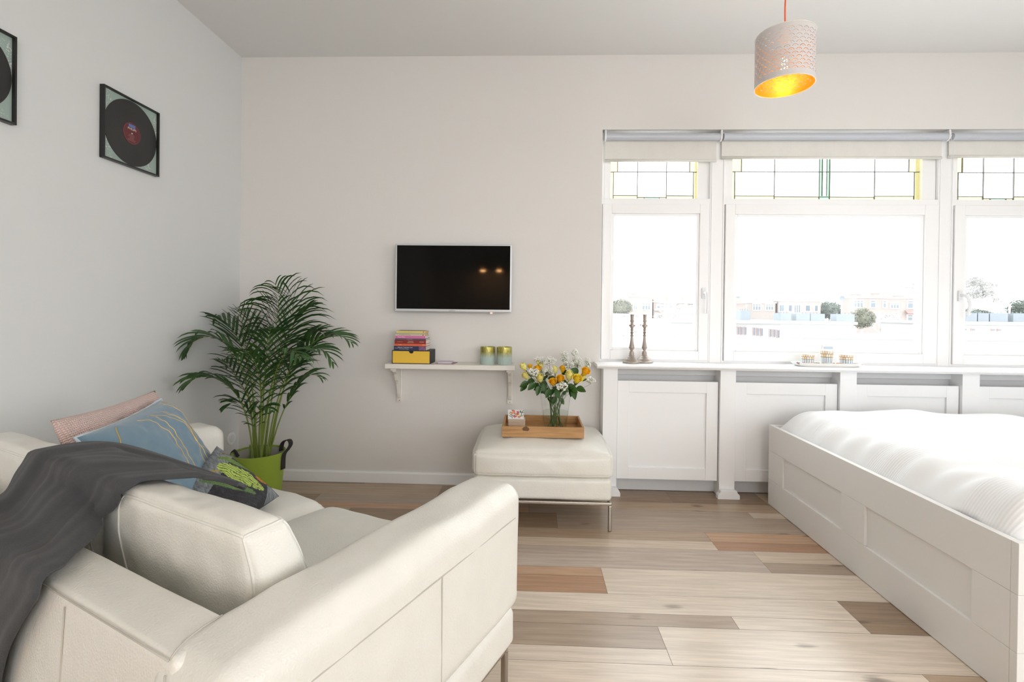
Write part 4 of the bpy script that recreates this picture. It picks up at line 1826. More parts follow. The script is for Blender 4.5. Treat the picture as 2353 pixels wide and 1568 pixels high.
GYP = [(720, 205, 110, 55, 60, -.28, 'sprig of tiny white blossoms arching at the back left'),
       (870, 225, 110, 70, 90, -.29, 'dense sprig of tiny white blossoms left of the bouquet centre'),
       (1110, 150, 90, 90, 85, -.28, 'sprig of tiny white blossoms standing right of centre'),
       (1290, 85, 55, 60, 60, -.28, 'highest sprig of tiny white blossoms in the bouquet'),
       (1330, 240, 95, 90, 100, -.28, 'dense white blossom sprig below the highest one'),
       (1495, 245, 55, 90, 55, -.30, 'sprig of tiny white blossoms above the right edge rose'),
       (1535, 510, 75, 55, 30, -.34, 'lowest white blossom sprig reaching out at the right'),
       (600, 375, 85, 65, 45, -.40, 'cluster of white blossoms among the left roses'),
       (850, 390, 95, 90, 60, -.33, 'white blossom sprig in the middle of the bouquet'),
       (1060, 580, 85, 60, 40, -.43, 'white blossom cluster hanging at the front centre'),
       (1180, 270, 90, 70, 70, -.30, 'white blossom sprig behind the large pale rose')]
rr = random.Random(21)
for px, py, ex, ey, cnt, dy, lb in GYP:
    c = fl(px, py, dy)
    g_ = thing('blossom_sprig', lb, 'blossom sprig', tuple(c), 0, 'white blossom sprigs in the vase')
    mb = MB()
    st = MB()
    root = Vector((VX + (c.x - VX) * .3, VY + (c.y - VY) * .3, VZ + VH * .9))
    low = fl(px, py + ey * 1.1, dy)
    st.tube(cr([Vector((VX + (VX - c.x) * .1, VY, VZ + .02)), root, root.lerp(low, .6), low, c], 5), .0011, 5)
    for k in range(int(cnt * 3.2)):
        if k % 5 == 0:
            ca, cq = rr.random() * 2 * pi, sqrt(rr.random()) * .95
            cy_ = rr.uniform(-.03, .03)
        a, q = ca + rr.uniform(-.35, .35), cq + rr.uniform(-.18, .18)
        p = fl(px + ex * q * cos(a), py + ey * q * sin(a), dy + cy_ + rr.uniform(-.006, .006))
        front = py > 500 or px == 600
        ball(mb, p, rr.uniform(.0022, .0034) * (1.35 if front else 1))
        if rr.random() < .30:
            st.tube([p, p.lerp(low, .30) + Vector((0, 0, -.003)), c.lerp(low, rr.uniform(-.2, 1))], .00035, 3)
    o = mb.build('blossoms', M['gyp'], g_, smooth=True)
    o['kind'] = 'stuff'
    st.build('stem', M['stem_l'], g_)

# ================================================================== SHELF THINGS
SZ = .787
bx = thing('drawer_box', 'black storage box with a yellow drawer front on the shelf', 'box', (1.171, -.09, SZ))
mb = MB()
mb.box(1.053, 1.288, -.165, -.012, SZ, SZ + .004)
mb.box(1.053, 1.288, -.165, -.012, SZ + .078, SZ + .082)
mb.box(1.053, 1.057, -.165, -.012, SZ + .004, SZ + .078)
mb.box(1.284, 1.288, -.165, -.012, SZ + .004, SZ + .078)
mb.box(1.057, 1.284, -.014, -.012, SZ + .004, SZ + .078)
mb.build('sleeve', simple('black_card', (.030, .030, .032), .7), bx)
poly = [(1.0575, SZ + .0045), (1.2835, SZ + .0045), (1.2835, SZ + .0775)]
poly += [(1.171 + .0145 * cos(k * pi / 10), SZ + .0775 - .0145 * sin(k * pi / 10)) for k in range(11)]
poly += [(1.0575, SZ + .0775)]
mb = MB()
mb.prism(poly, 'y', -.1652, -.161)
dr = mb.build('drawer_front', simple('yellow_card', (.80, .52, .055), .6), bx)
mb = MB()
mb.box(1.059, 1.282, -.1605, -.02, SZ + .006, SZ + .050)
mb.box(1.150, 1.192, -.158, -.155, SZ + .050, SZ + .077)
mb.build('drawer_body', M['black'], dr)

BK = [  # x0, x1, z height, depth front y, colour, text, text colour, label, rear depth
    (1.063, 1.260, .0262, (.018, .03, .095), [('Vietnam, Cambodia, Laos', .0088, 1.133, .0055, (.8, .82, .85)), ('& the Greater Mekong', .0062, 1.125, -.0050, (.7, .72, .75)), ('lonely planet', .0045, 1.080, .001, (.8, .8, .85))],
     'thick navy blue travel book lying directly on the yellow fronted box', .125),
    (1.065, 1.260, .0135, (.72, .13, .05), [('TE GAST', .0055, 1.10, .001, (.9, .7, .4)), ('ANWB', .0055, 1.245, .001, (.9, .8, .3))],
     'orange red book second from the bottom of the stack', .125),
    (1.066, 1.259, .0238, (.26, .018, .018), [('Nederland', .0075, 1.165, .005, (.75, .6, .5)), ('Netherlands', .0075, 1.165, -.004, (.75, .6, .5)), ('MICHELIN', .0062, 1.233, .000, (.75, .78, .85)), ('THE GREEN GUIDE', .004, 1.098, .000, (.7, .45, .4))],
     'dark red book third from the bottom of the stack', .120),
    (1.070, 1.260, .0092, (.10, .10, .11), [('SECOND READER', .0045, 1.16, .0, (.5, .5, .5))],
     'thin dark grey book under the pink book', .120),
    (1.071, 1.255, .0158, (.66, .17, .42), [('Batavia Diary', .0085, 1.108, .001, (.9, .75, .85))],
     'pink book in the upper half of the stack', .118),
    (1.069, 1.253, .0108, (.66, .58, .44), [('B. S. NAIPAUL The Contact', .0062, 1.130, .0, (.25, .2, .15))],
     'cream book with an orange emblem lying on the pink book', .105),
    (1.075, 1.252, .0070, (.50, .50, .38), [('A CHILDHOOD IN THE CITY', .0045, 1.13, .0, (.25, .25, .2))],
     'thin grey green book second from the top', .105),
    (1.077, 1.256, .0130, (.74, .62, .20), [('summer reading stories', .0055, 1.15, .0, (.5, .42, .15))],
     'pale yellow paperback on top of the stack', .105)]
z = SZ + .082
for k, (x0, x1, h, col, txs, lb, dep) in enumerate(BK):
    b_ = thing('book', lb, 'book', ((x0 + x1) / 2, -.10, z), 0, 'stack of books on the yellow box')
    yf = -.163 + .002 * (k % 3)
    yb = yf + dep
    mb = MB()
    c = .0012
    mb.box(x0, x1, yf, yb, z, z + c)
    mb.box(x0, x1, yf, yb, z + h - c, z + h)
    mb.box(x0, x1, yf, yf + c, z + c, z + h - c)
    mb.build('cover', simple('book_cover', col, .45, var=.1), b_, bevel=.0003)
    mb = MB()
    mb.box(x0 + .002, x1 - .002, yf + c, yb - .002, z + c, z + h - c)
    mb.build('pages', M['pages'] if k < 5 else simple('aged_pages', (.62, .46, .28), .9), b_)
    for body, size, tx, tz, tc in txs:
        text('spine_lettering', body, size, (tx, yf - .0003, z + h / 2 + tz * .9), R_FRONT, simple('spine_ink', tc, .5), b_)
    if k in (5, 7):
        mb = MB()
        mb.prism([(x1 - .012 + .0042 * cos(q * pi / 6), z + h / 2 + .0042 * sin(q * pi / 6)) for q in range(12)], 'y', yf - .0003, yf)
        mb.build('emblem', simple('emblem_orange', (.65, .15, .03), .5), b_)
    if k == 0:
        mb = MB()
        mb.box(x1 - .043, x1 - .002, yf - .0002, yf, z + .001, z + h - .001)
        mb.build('spine_picture', simple('spine_purple', (.30, .13, .28), .5, var=.6, scale=400), b_)
    if k == 7:
        mb = MB()
        mb.box(x0 + .003, x1 - .006, yf + .004, yb - .003, z + h, z + h + .0003)
        mb.build('cover_picture', simple('cover_grey', (.16, .15, .14), .5, var=.5, scale=120), b_)
    z += h

nc = thing('note_cards', 'white cards on a mauve folder lying on the shelf', 'cards', (1.37, -.10, SZ))
mb = MB()
mb.add([(1.318, -.150, SZ), (1.428, -.150, SZ), (1.440, -.055, SZ), (1.332, -.055, SZ),
        (1.318, -.150, SZ + .004), (1.428, -.150, SZ + .004), (1.440, -.055, SZ + .004), (1.332, -.055, SZ + .004)],
       [(3, 2, 1, 0), (4, 5, 6, 7), (0, 1, 5, 4), (1, 2, 6, 5), (2, 3, 7, 6), (3, 0, 4, 7)])
mb.build('folder', simple('mauve_card', (.36, .22, .24), .7), nc)
mb = MB()
for k in range(4):
    o_ = k * .001
    mb.box(1.330 + o_, 1.414 + o_, -.148, -.060, SZ + .0042 + k * .0022, SZ + .006 + k * .0022)
mb.build('cards', simple('card_lilac_white', (.72, .68, .76), .7, var=.1), nc)

for cx, lb in ((1.6325, 'gold and frosted glass candle holder, left of the pair on the shelf'), (1.737, 'gold and frosted glass candle holder, right of the pair by the shelf end')):
    c_ = thing('candle_holder', lb, 'candle holder', (cx, -.105, SZ), 0, 'gold and frosted glass candle holders on the shelf')
    mb = MB()
    mb.lathe([(.0005, 0), (.044, 0), (.0465, .004), (.0465, .107), (.0435, .107), (.0435, .006), (.0005, .006)], (0, 0, 0), 48, cap=False)
    mb.build('glass', M['mercury'], c_, world=False, autos=40)
    mb = MB()
    mb.lathe([(.0005, .006), (.040, .006), (.040, .070), (.0005, .072)], (0, 0, 0), 24, cap=False)
    mb.build('wax', simple('candle_wax', (.75, .70, .5), .5), c_, world=False, smooth=True)

# ================================================================== WINDOW BOARD THINGS
WZ = .802
U_ = .000416
prof = [(.5, 1297), (125, 1297), (130, 1290), (130, 1276), (108, 1262), (98, 1245), (84, 1232), (74, 1226), (62, 1205), (48, 1196), (44, 1184), (38, 1176), (36, 1160), (36, 1150),
        (31, 1140), (31, 1122), (21, 1112), (21, 1104), (24, 1096), (42, 1068), (42, 1056), (38, 1040), (30, 1005), (24, 970), (18, 915), (17, 900), (25, 890), (25, 880), (17, 872), (17, 860),
        (22, 852), (22, 842), (19, 836), (92, 833), (95, 829), (92, 829), (18, 831), (17, 812), (26, 804), (26, 796), (18, 790), (22, 770), (28, 762), (28, 752), (44, 748), (44, 722), (27, 716),
        (21, 700), (20, 690), (30, 676), (30, 664), (24, 655), (25, 600), (28, 576), (56, 573), (56, 568), (22, 568), (20, 590), (.5, 592)]
for cx, cy, lb in ((2.527, -.055, 'turned taupe candlestick, left of the pair on the window board'), (2.612, -.025, 'turned taupe candlestick, right of the pair on the window board')):
    c_ = thing('candlestick', lb, 'candlestick', (cx, cy, WZ), 0, 'turned candlesticks on the window board')
    k0 = next(i for i, p in enumerate(prof) if p == (19, 836))
    mb = MB()
    mb.lathe([(r_ * U_, (1297 - h_) * U_) for r_, h_ in prof if (r_, h_) not in ((92, 833), (95, 829), (92, 829))], (0, 0, 0), 32, cap=False)
    mb.build('column', M['potmetal'], c_, world=False, autos=35)
    mb = MB()
    mb.lathe([(.018 * .4, 0), (.037, .0006), (.039, .003), (.037, .0018), (.018 * .4, .0014)], (0, 0, (1297 - 834) * U_), 32, cap=False)
    mb.build('drip_pan', M['potmetal'], c_, world=False, smooth=True)

dx, dyy = 3.707, -.070
dt = thing('ceramic_dish', 'long white ceramic dish on the window board', 'dish', (dx, dyy, WZ))
mb = MB()


def dish(u, v):
    a = u * 2 * pi
    se = lambda q: (abs(q) ** .55) * (1 if q > 0 else -1)
    k = [(.0, .004), (.80, .003), (.88, .006), (1.0, .024), (.985, .026), (.87, .012), (.5, .008), (.0, .008)]
    i = min(int(v * 7), 6)
    t = v * 7 - i
    rr_ = k[i][0] * (1 - t) + k[i + 1][0] * t
    zz = k[i][1] * (1 - t) + k[i + 1][1] * t
    return (dx + .207 * rr_ * se(cos(a)), dyy + .056 * rr_ * se(sin(a)), WZ + zz - .003)


mb.grid(dish, 64, 7)
mb.build('dish', M['porcelain'], dt, smooth=True)
MOS = [(3.592, .036, .066, 'mosaic tealight glass at the left of the white dish', 0), (3.706, .038, .090, 'tallest pale mosaic glass in the middle of the white dish', 0), (3.822, .038, .067, 'mosaic tealight glass at the right of the white dish', 0)]
for cx, r_, h_, lb, _ in MOS:
    c_ = thing('tealight_glass', lb, 'tealight holder', (cx, dyy, WZ + .006), 0, 'mosaic tealight glasses in the white dish')
    mb = MB()
    if h_ < .08:
        mb.lathe([(r_ * .93, 0), (r_, h_)], (0, 0, 0), 40, cap=False, uv=True)
    else:
        mb.lathe([(r_ * .72, 0), (r_ * .85, h_ * .6), (r_, h_)], (0, 0, 0), 40, cap=False, uv=True)
    mb.build('mosaic_wall', M['mosaic'], c_, world=False, smooth=True)
    mb = MB()
    mb.lathe([(r_ * .985, h_), (r_ * .93, h_), (r_ * .70, .004), (.0005, .004)], (0, 0, 0), 40, cap=False)
    mb.build('inner_wall', M['porcelain'], c_, world=False, smooth=True)
rr = random.Random(4)
for gx, n_, cl, lb in ((3.535, 9, (.30, .24, .20), 'dark dried petals at the left end of the dish'), (3.600, 10, (.80, .62, .48), 'pale shells in front of the left tealight'),
                       (3.650, 10, (.55, .45, .36), 'brown shells right of the left tealight'), (3.745, 22, (.75, .48, .32), 'orange shells in front of the middle glass'), (3.875, 10, (.80, .72, .66), 'white shells at the right end of the dish')):
    mb = MB()
    for k in range(n_):
        p = (gx + rr.uniform(-.024, .024), dyy - .030 + rr.uniform(-.008, .006), WZ + .016 + rr.uniform(0, .008))
        n0 = len(mb.v)
        ball(mb, p, rr.uniform(.004, .008))
        mb.v[n0:] = [(q[0], q[1], p[2] + (q[2] - p[2]) * .6) for q in mb.v[n0:]]
    o = mb.build('shell_filling', simple('shells', cl, .6, var=.4, scale=300), smooth=False)
    tag(o, lb, 'shells', 'shells strewn in the white dish', 'stuff')

# ================================================================== BED
bd = thing('bed', 'white storage bed frame with recessed side panels', 'bed', (4.35, -.93, 0))
BX0, BX1, BY0, BY1, BZ = 3.306, 5.42, -1.672, -.197, .467
G = .0008


def brd(name, *a):
    mb = MB()
    mb.box(*a)
    return mb.build(name, M['bed'], bd, bevel=.0012)


brd('side_rail', BX0, BX0 + .024, BY0 + .024, BY1, .317 + G, BZ)
brd('side_rail', BX0, BX0 + .024, BY0 + .024, BY1, .002, .1505 - G)
for a, b in ((BY1 - .162, BY1), (-1.026, -.870), (BY0 + .024, -1.524)):
    brd('stile', BX0, BX0 + .022, a, b, .1505, .317)
for a, b in ((-.870, BY1 - .162), (-1.524, -1.026)):
    brd('recessed_panel', BX0 + .011, BX0 + .020, a, b, .149, .318)
brd('end_panel', BX0, BX1, BY0, BY0 + .023, .317 + G, BZ)
brd('end_panel', BX0, BX1, BY0, BY0 + .023, .1505, .317)
brd('end_panel', BX0, BX1, BY0, BY0 + .023, .002, .1505 - G)
brd('end_panel', BX0 + .024, BX1, BY1 - .022, BY1, .002, BZ)
brd('end_panel', BX1, BX1 + .02, BY0, BY1, .002, .9)
brd('slatted_base', BX0 + .03, BX1, BY0 + .03, BY1 - .03, .25, .27)

ms = MB()
ms.box(BX0 + .045, BX1 - .01, BY0 + .045, BY1 - .045, .27, .45)
mt = ms.build('mattress', simple('mattress_ticking', (.78, .78, .77), .9), bevel=.03, segs=4)
tag(mt, 'white mattress lying in the white bed frame', 'mattress')


def duvet(u, v):
    # u across x, v from the window side to the near side
    W0, W1 = BX0 + .030, BX1 - .03
    Y0_, Y1_ = BY1 - .030, BY0 + .030
    ex = min(1, u / .085)
    ey = min(1, v / .07, (1 - v) / .07)
    prof_x = 1 - (1 - ex) ** 2.6
    prof_y = 1 - (1 - ey) ** 2.6
    x = W0 + (W1 - W0) * u
    y = Y0_ + (Y1_ - Y0_) * v
    z = .443 + .127 * prof_x * prof_y
    q = Vector((x * 2.2, y * 2.2, 1))
    z += .022 * noise.noise(q) * prof_x * prof_y + .009 * noise.noise(q * 2.7) * min(1, prof_x * prof_y * 1.4)
    # creases running down over the long edge
    side = max(0, 1 - u / .16)
    z += .007 * side * prof_y * sin(y * 46 + 2.2 * noise.noise(Vector((y * 3, x * 4, 5)))) * (.4 + prof_x)
    # the corner nearest the viewer is puffed and folded under
    kc = math.exp(-((y + 1.53) / .16) ** 2) * math.exp(-((u - .04) / .06) ** 2)
    z += .030 * kc
    x += .004 * sin(y * 33) * side - .006 * kc
    # lift around the middle of the bed
    z += .010 * math.exp(-((x - 3.9) / .35) ** 2) * prof_y - .020 * max(0, (x - 4.45)) * prof_y
    return (x, y, z)


mb = MB()
mb.grid(duvet, 200, 150)
n_ = len(mb.v)
dv = mb.build('duvet', M['duvet'], smooth=True, solid=.006)
tag(dv, 'white seersucker striped duvet spread over the bed', 'duvet')

# ================================================================== POTTED PALM
PX, PY = .342, -.365
pm = thing('potted_palm', 'tall green palm in a lime green felt basket pot', 'palm', (PX, PY, 0))
PR, PH, PB = .141, .292, .113
mb = MB()
mb.lathe([(.0005, 0), (PB, 0), (PB + .004, .004), (PR, PH), (PR - .004, PH), (PR - .010, PH - .004), (PB - .004, .02), (.0005, .02)], (PX, PY, 0), 64, cap=False)
mb.cur = 0
pot = mb.build('pot', M['felt'], pm, smooth=False, autos=40)
mb = MB()
mb.lathe([(PR - .0105, PH - .008), (PR - .022, .21)], (PX, PY, 0), 64, cap=False)
mb.build('pot_lining', M['potin'], pot, smooth=True)
mb = MB()
mb.lathe([(.0005, .232), (.07, .230), (PR - .022, .222), (PR - .021, .20), (.0005, .20)], (PX, PY, 0), 40, cap=False)
mb.build('soil', M['soil'], pm, smooth=True)
for sg in (1, -1):
    mb = MB()
    ctr = []
    lo_ = 1 if sg > 0 else -1.6
    d = Vector((cos(.25), sin(.25), 0)) * sg
    base_ = Vector((PX, PY, 0))
    pts = [base_ + d * (PR - .012) + Vector((0, 0, PH - .07)), base_ + d * (PR + .003) + Vector((0, 0, PH - .03)), base_ + d * (PR + .010) + Vector((0, 0, PH + .015)),
           base_ + d * (PR + .032) + Vector((0, 0, PH + .052)), base_ + d * (PR + .022) + Vector((0, .0, PH + .068)), base_ + d * (PR - .018) + Vector((0, 0, PH + .045)), base_ + d * (PR - .035) + Vector((0, .03, PH + .012))]
    pts = [base_ + d * (PR + .003) + Vector((0, 0, PH - .09)), base_ + d * (PR + .006) + Vector((0, 0, PH - .02)), base_ + d * (PR + .030) + Vector((0, 0, PH + .012 * lo_)),
           base_ + d * (PR + .048) + Vector((0, 0, PH + .045 * lo_)), base_ + d * (PR + .034) + Vector((0, 0, PH + .066 * lo_)), base_ + d * (PR + .004) + Vector((0, .04, PH + .054 * max(lo_, .3))), base_ + d * (PR - .024) + Vector((0, .075, PH + .012)), base_ + d * (PR - .030) + Vector((0, .085, PH - .03))]
    if sg > 0:
        d = Vector((1, 0, 0))
        pts = [base_ + Vector((PR + a_, b_, PH + c_)) for a_, b_, c_ in ((.002, .0, -.10), (.006, .0, -.02), (.026, .004, .012), (.040, .010, .040), (.030, .018, .062), (.002, .030, .060), (-.026, .044, .036), (-.040, .055, -.01))]
    if sg < 0:
        pts = pts[:2] + [base_ + d * (PR - .004) + Vector((0, .01, PH + .010)), base_ + d * (PR - .024) + Vector((0, .02, PH - .03))]
    cpts = cr(pts, 8)
    wd = Vector((.35, 1, 0)).normalized() * .015 if sg > 0 else Vector((-d.y, d.x, 0)) * .016

    def strap(u, v, cpts=cpts, wd=wd):
        x = v * (len(cpts) - 1)
        i = min(int(x), len(cpts) - 2)
        return tuple(cpts[i].lerp(cpts[i + 1], x - i) + wd * (u * 2 - 1))
    mb.grid(strap, 2, 40)
    mb.build('handle', M['darkfab'], pm, smooth=True, solid=.003)


def leaf_mat():
    t = NT('palm_leaflet')
    v = t.coord('Object')
    n = t.noise(v, 7, 3)
    n2 = t.noise(t.coord('Object', (1, 1, 1)), 60, 3)
    c = t.ramp(t.math('ADD', t.math('MULTIPLY', n, .75), t.math('MULTIPLY', n2, .25)), [(.30, (.014, .045, .012)), (.55, (.032, .095, .018)), (.78, (.085, .19, .020))])
    t.base(c)
    t.b.inputs['Roughness'].default_value = .42
    t.b.inputs['Specular IOR Level'].default_value = .5
    try:
        t.b.inputs['Transmission Weight'].default_value = 0
    except Exception:
        pass
    return t.m


M['palm'] = leaf_mat()


rr = random.Random(17)


def frond(path, nleaf, L, start=.42, bright=0, droop=.55, spread=1.0, lw=.0185):
    nleaf = int(nleaf * .72)
    L *= 1.28
    spread *= .78
    droop *= .85
    """path: rachis control points from the soil up; leaflets stand on the upper part"""
    pts = cr(path, 12)
    seg = [0]
    for a, b in zip(pts[:-1], pts[1:]):
        seg.append(seg[-1] + (b - a).length)
    tot = seg[-1]

    def at_(s_):
        s_ *= tot
        for i in range(len(seg) - 1):
            if seg[i + 1] >= s_:
                t = (s_ - seg[i]) / max(1e-9, seg[i + 1] - seg[i])
                return pts[i].lerp(pts[i + 1], t), (pts[i + 1] - pts[i]).normalized()
        return pts[-1], (pts[-1] - pts[-2]).normalized()
    mb = MB()
    rad = [max(.0011, .0054 * (1 - (s_ / tot)) ** .8) for s_ in seg]
    mb.tube(pts, rad, 7)
    lf = MB()
    psd = None
    for i in range(nleaf):
        f = i / (nleaf - 1)
        s_ = start + (1 - start) * (f ** .92) * .985
        p, d = at_(s_)
        up = Vector((0, 0, 1))
        sd = d.cross(up)
        if sd.length < .38:
            sd = (psd - d * psd.dot(d)) if psd else (Vector((1, .15, 0)) - d * d.x)
        sd.normalize()
        if psd and sd.dot(psd) < 0:
            sd = -sd
        psd = sd.copy()
        ll = L * (sin(pi * (.16 + .80 * f)) ** .7) * rr.uniform(.88, 1.08)
        for sg in (-1, 1):
            fw = .62 + .75 * f
            dd = (sd * sg * spread + d * fw + Vector((0, 0, .12)) + Vector((rr.uniform(-.08, .08), rr.uniform(-.08, .08), rr.uniform(-.05, .08))))
            dd.normalize()
            w2 = lw * (.75 + .35 * sin(pi * f)) * rr.uniform(.85, 1.15)
            dr = droop * rr.uniform(.7, 1.3)
            nseg = 7
            nrm = dd.cross(up)
            if nrm.length < .1:
                nrm = sd.copy()
            nrm.normalize()
            # blade lies tilted across the rachis
            wv = nrm * .8 + up * .35 * sg
            wv.normalize()
            vs = []
            q = p.copy()
            cur = dd.copy()
            for k in range(nseg + 1):
                v = k / nseg
                ww = w2 * .5 * (sin(pi * min(1, .10 + v * .90)) ** .55 if v < 1 else .02)
                fold = up * (ww * .35)
                for sgn in (-1, 0, 1):
                    t = q + wv * ww * sgn + (fold if sgn else -fold * .4)
                    if t.x < .012:
                        t.x = .012 + rr.random() * .004
                    if t.y > -.012:
                        t.y = -.012
                    vs.append(tuple(t))
                q = q + cur * (ll / nseg)
                cur = cur + Vector((0, 0, -dr * .33 * (v + .25)))
                cur.normalize()
            fs = []
            for k in range(nseg):
                a = k * 3
                fs += [(a, a + 1, a + 4, a + 3), (a + 1, a + 2, a + 5, a + 4)]
            lf.add(vs, fs)
    c_ = mb.build('frond_stem', M['cane'], pm, smooth=True)
    lf.build('leaflets', M['palm'], c_, smooth=True)


FR = [
    ([(0.348, -0.36, 0.215), (0.387, -0.37, 0.538), (0.455, -0.37, 0.839), (0.479, -0.36, 1.039), (0.452, -0.35, 1.164), (0.426, -0.36, 1.259)], 30, 0.25, 0.48, 1.50, 1.25),
    ([(0.352, -0.34, 0.215), (0.39, -0.33, 0.556), (0.457, -0.3, 0.884), (0.489, -0.28, 1.089), (0.473, -0.27, 1.192), (0.451, -0.28, 1.243)], 24, 0.21, 0.52, 1.10, 1.00),
    ([(0.349, -0.38, 0.215), (0.384, -0.42, 0.598), (0.447, -0.44, 0.894), (0.486, -0.45, 1.053), (0.5, -0.46, 1.162)], 22, 0.20, 0.50, 0.70, 1.00),
    ([(0.346, -0.4, 0.215), (0.333, -0.44, 0.576), (0.282, -0.47, 0.822), (0.183, -0.5, 0.948), (0.082, -0.53, 0.938), (0.036, -0.55, 0.862)], 24, 0.16, 0.45, 0.80, 1.00),
    ([(0.328, -0.36, 0.215), (0.307, -0.36, 0.585), (0.233, -0.34, 0.859), (0.137, -0.32, 1.008), (0.03, -0.3, 1.063), (0.03, -0.3, 1.044)], 22, 0.17, 0.45, 0.50, 1.00),
    ([(0.359, -0.44, 0.215), (0.362, -0.5, 0.468), (0.326, -0.55, 0.644), (0.25, -0.6, 0.738), (0.172, -0.64, 0.751), (0.118, -0.66, 0.708)], 22, 0.15, 0.45, 0.80, 1.00),
    ([(0.352, -0.42, 0.215), (0.364, -0.46, 0.435), (0.352, -0.5, 0.564), (0.308, -0.54, 0.606), (0.267, -0.57, 0.581)], 12, 0.10, 0.50, 0.70, 0.90),
    ([(0.316, -0.34, 0.215), (0.275, -0.32, 0.628), (0.231, -0.31, 0.882), (0.203, -0.31, 1.022), (0.182, -0.31, 1.106)], 18, 0.17, 0.50, 0.30, 0.90),
    ([(0.384, -0.36, 0.215), (0.463, -0.38, 0.567), (0.567, -0.4, 0.795), (0.685, -0.42, 0.933), (0.824, -0.44, 0.968), (0.912, -0.46, 0.932)], 24, 0.17, 0.45, 0.80, 1.00),
    ([(0.396, -0.4, 0.215), (0.481, -0.46, 0.534), (0.583, -0.52, 0.761), (0.697, -0.56, 0.884), (0.813, -0.6, 0.9), (0.875, -0.62, 0.835)], 22, 0.15, 0.45, 0.80, 1.00),
    ([(0.373, -0.34, 0.215), (0.45, -0.33, 0.481), (0.534, -0.32, 0.658), (0.611, -0.31, 0.729), (0.689, -0.31, 0.71)], 14, 0.12, 0.50, 0.80, 0.90),
    ([(0.378, -0.34, 0.215), (0.446, -0.3, 0.628), (0.529, -0.26, 0.882), (0.611, -0.24, 0.973), (0.712, -0.23, 0.966)], 20, 0.15, 0.45, 0.60, 1.00),
    ([(0.398, -0.44, 0.215), (0.463, -0.56, 0.601), (0.488, -0.64, 0.797), (0.484, -0.72, 0.89), (0.478, -0.8, 0.884)], 20, 0.15, 0.45, 0.90, 1.00),
    ([(0.388, -0.44, 0.215), (0.505, -0.56, 0.625), (0.598, -0.64, 0.822), (0.701, -0.72, 0.906), (0.793, -0.8, 0.88)], 20, 0.15, 0.45, 0.90, 1.00),
    ([(0.387, -0.42, 0.215), (0.443, -0.5, 0.661), (0.489, -0.56, 0.858), (0.535, -0.62, 0.966), (0.588, -0.7, 1.015)], 18, 0.15, 0.48, 0.80, 1.00),
    ([(0.377, -0.42, 0.215), (0.39, -0.48, 0.392), (0.428, -0.54, 0.526), (0.5, -0.6, 0.598), (0.559, -0.64, 0.584)], 10, 0.09, 0.50, 0.80, 0.90),
    ([(0.32, -0.3, 0.215), (0.282, -0.24, 0.615), (0.219, -0.18, 0.872), (0.153, -0.14, 1.03), (0.099, -0.12, 1.097)], 18, 0.17, 0.45, 0.40, 1.00),
    ([(0.335, -0.3, 0.215), (0.362, -0.24, 0.669), (0.413, -0.18, 0.954), (0.496, -0.14, 1.102), (0.568, -0.13, 1.143)], 18, 0.16, 0.45, 0.50, 1.00),
    ([(0.327, -0.34, 0.215), (0.264, -0.3, 0.522), (0.121, -0.24, 0.717), (0.03, -0.2, 0.79), (0.03, -0.18, 0.759)], 16, 0.14, 0.48, 0.70, 1.00),
]
for path, n_, L, st_, dr_, sp_ in FR:
    frond([Vector(p) for p in path], n_, L, st_, 0, dr_, sp_)
rr = random.Random(2)
for k in range(4):      # bare canes without a crown
    a = rr.random() * 6.28
    p0 = Vector((PX + .055 * cos(a), PY + .05 * sin(a), .225))
    p1 = p0 + Vector((rr.uniform(-.03, .03), rr.uniform(-.03, .03), rr.uniform(.10, .17)))
    mb = MB()
    mb.tube(cr([p0, p0.lerp(p1, .5) + Vector((.006, 0, 0)), p1], 5), [.0052] * 5 + [.0045] * 5 + [.003], 7)
    mb.build('cane', M['cane'], pm, smooth=True)
#PART3

# ================================================================== OUTSIDE
GZ = -4.6
m = MB()
m.box(-60, 260, -60, 420, GZ - .2, GZ)
gr = m.build('ground_outside', simple('pale_paving', (.72, .72, .71), .9, var=.1, bump=0, scale=2))
struct(gr)


def brick(name, c1, c2):
    t = NT(name)
    v = t.coord('Object')
    b = t.n('ShaderNodeTexBrick')
    b.inputs['Scale'].default_value = 4
    b.inputs['Color1'].default_value = c1 + (1,)
    b.inputs['Color2'].default_value = c2 + (1,)
    b.inputs['Mortar'].default_value = (.5, .47, .44, 1)
    b.inputs['Mortar Size'].default_value = .02
    mp = t.n('ShaderNodeMapping')
    mp.inputs['Rotation'].default_value = (radians(90), 0, 0)
    t.l(v, mp.inputs[0])
    t.l(mp.outputs[0], b.inputs['Vector'])
    t.base(b.outputs[0])
    t.b.inputs['Roughness'].default_value = .9
    return t.m


M['brick'] = brick('hazed_red_brick', (.215, .170, .162), (.185, .148, .142))  # greyed: the veil of haze outside is put into both brick colours
M['brick2'] = brick('hazed_brown_brick', (.235, .20, .19), (.205, .175, .17))
M['tile'] = simple('orange_roof_tiles', (.31, .18, .15), .8, var=.2, bump=0, scale=5)
M['render'] = simple('white_render', (.36, .355, .35), .9, var=.05, bump=0, scale=4)
M['roofw'] = simple('pale_roof', (.55, .55, .55), .9, var=.05, bump=0, scale=4)
M['wframe'] = simple('white_window_paint', (.82, .82, .82), .5, bump=0)
M['wglass'] = simple('dark_window_glass', (.13, .15, .17), .15, bump=0)
M['redpaint'] = simple('dusky_red_paint', (.42, .29, .285), .6, bump=0)
M['unit'] = simple('blue_grey_metal', (.185, .208, .235), .5, bump=0, var=.2, scale=6)
M['evergreen'] = simple('dark_foliage', (.14, .165, .14), .9, var=.6, bump=0, scale=8)
M['olive'] = simple('olive_foliage', (.205, .21, .165), .9, var=.5, bump=0, scale=8)
M['awn'] = simple('red_awning', (.38, .16, .15), .8, bump=0)


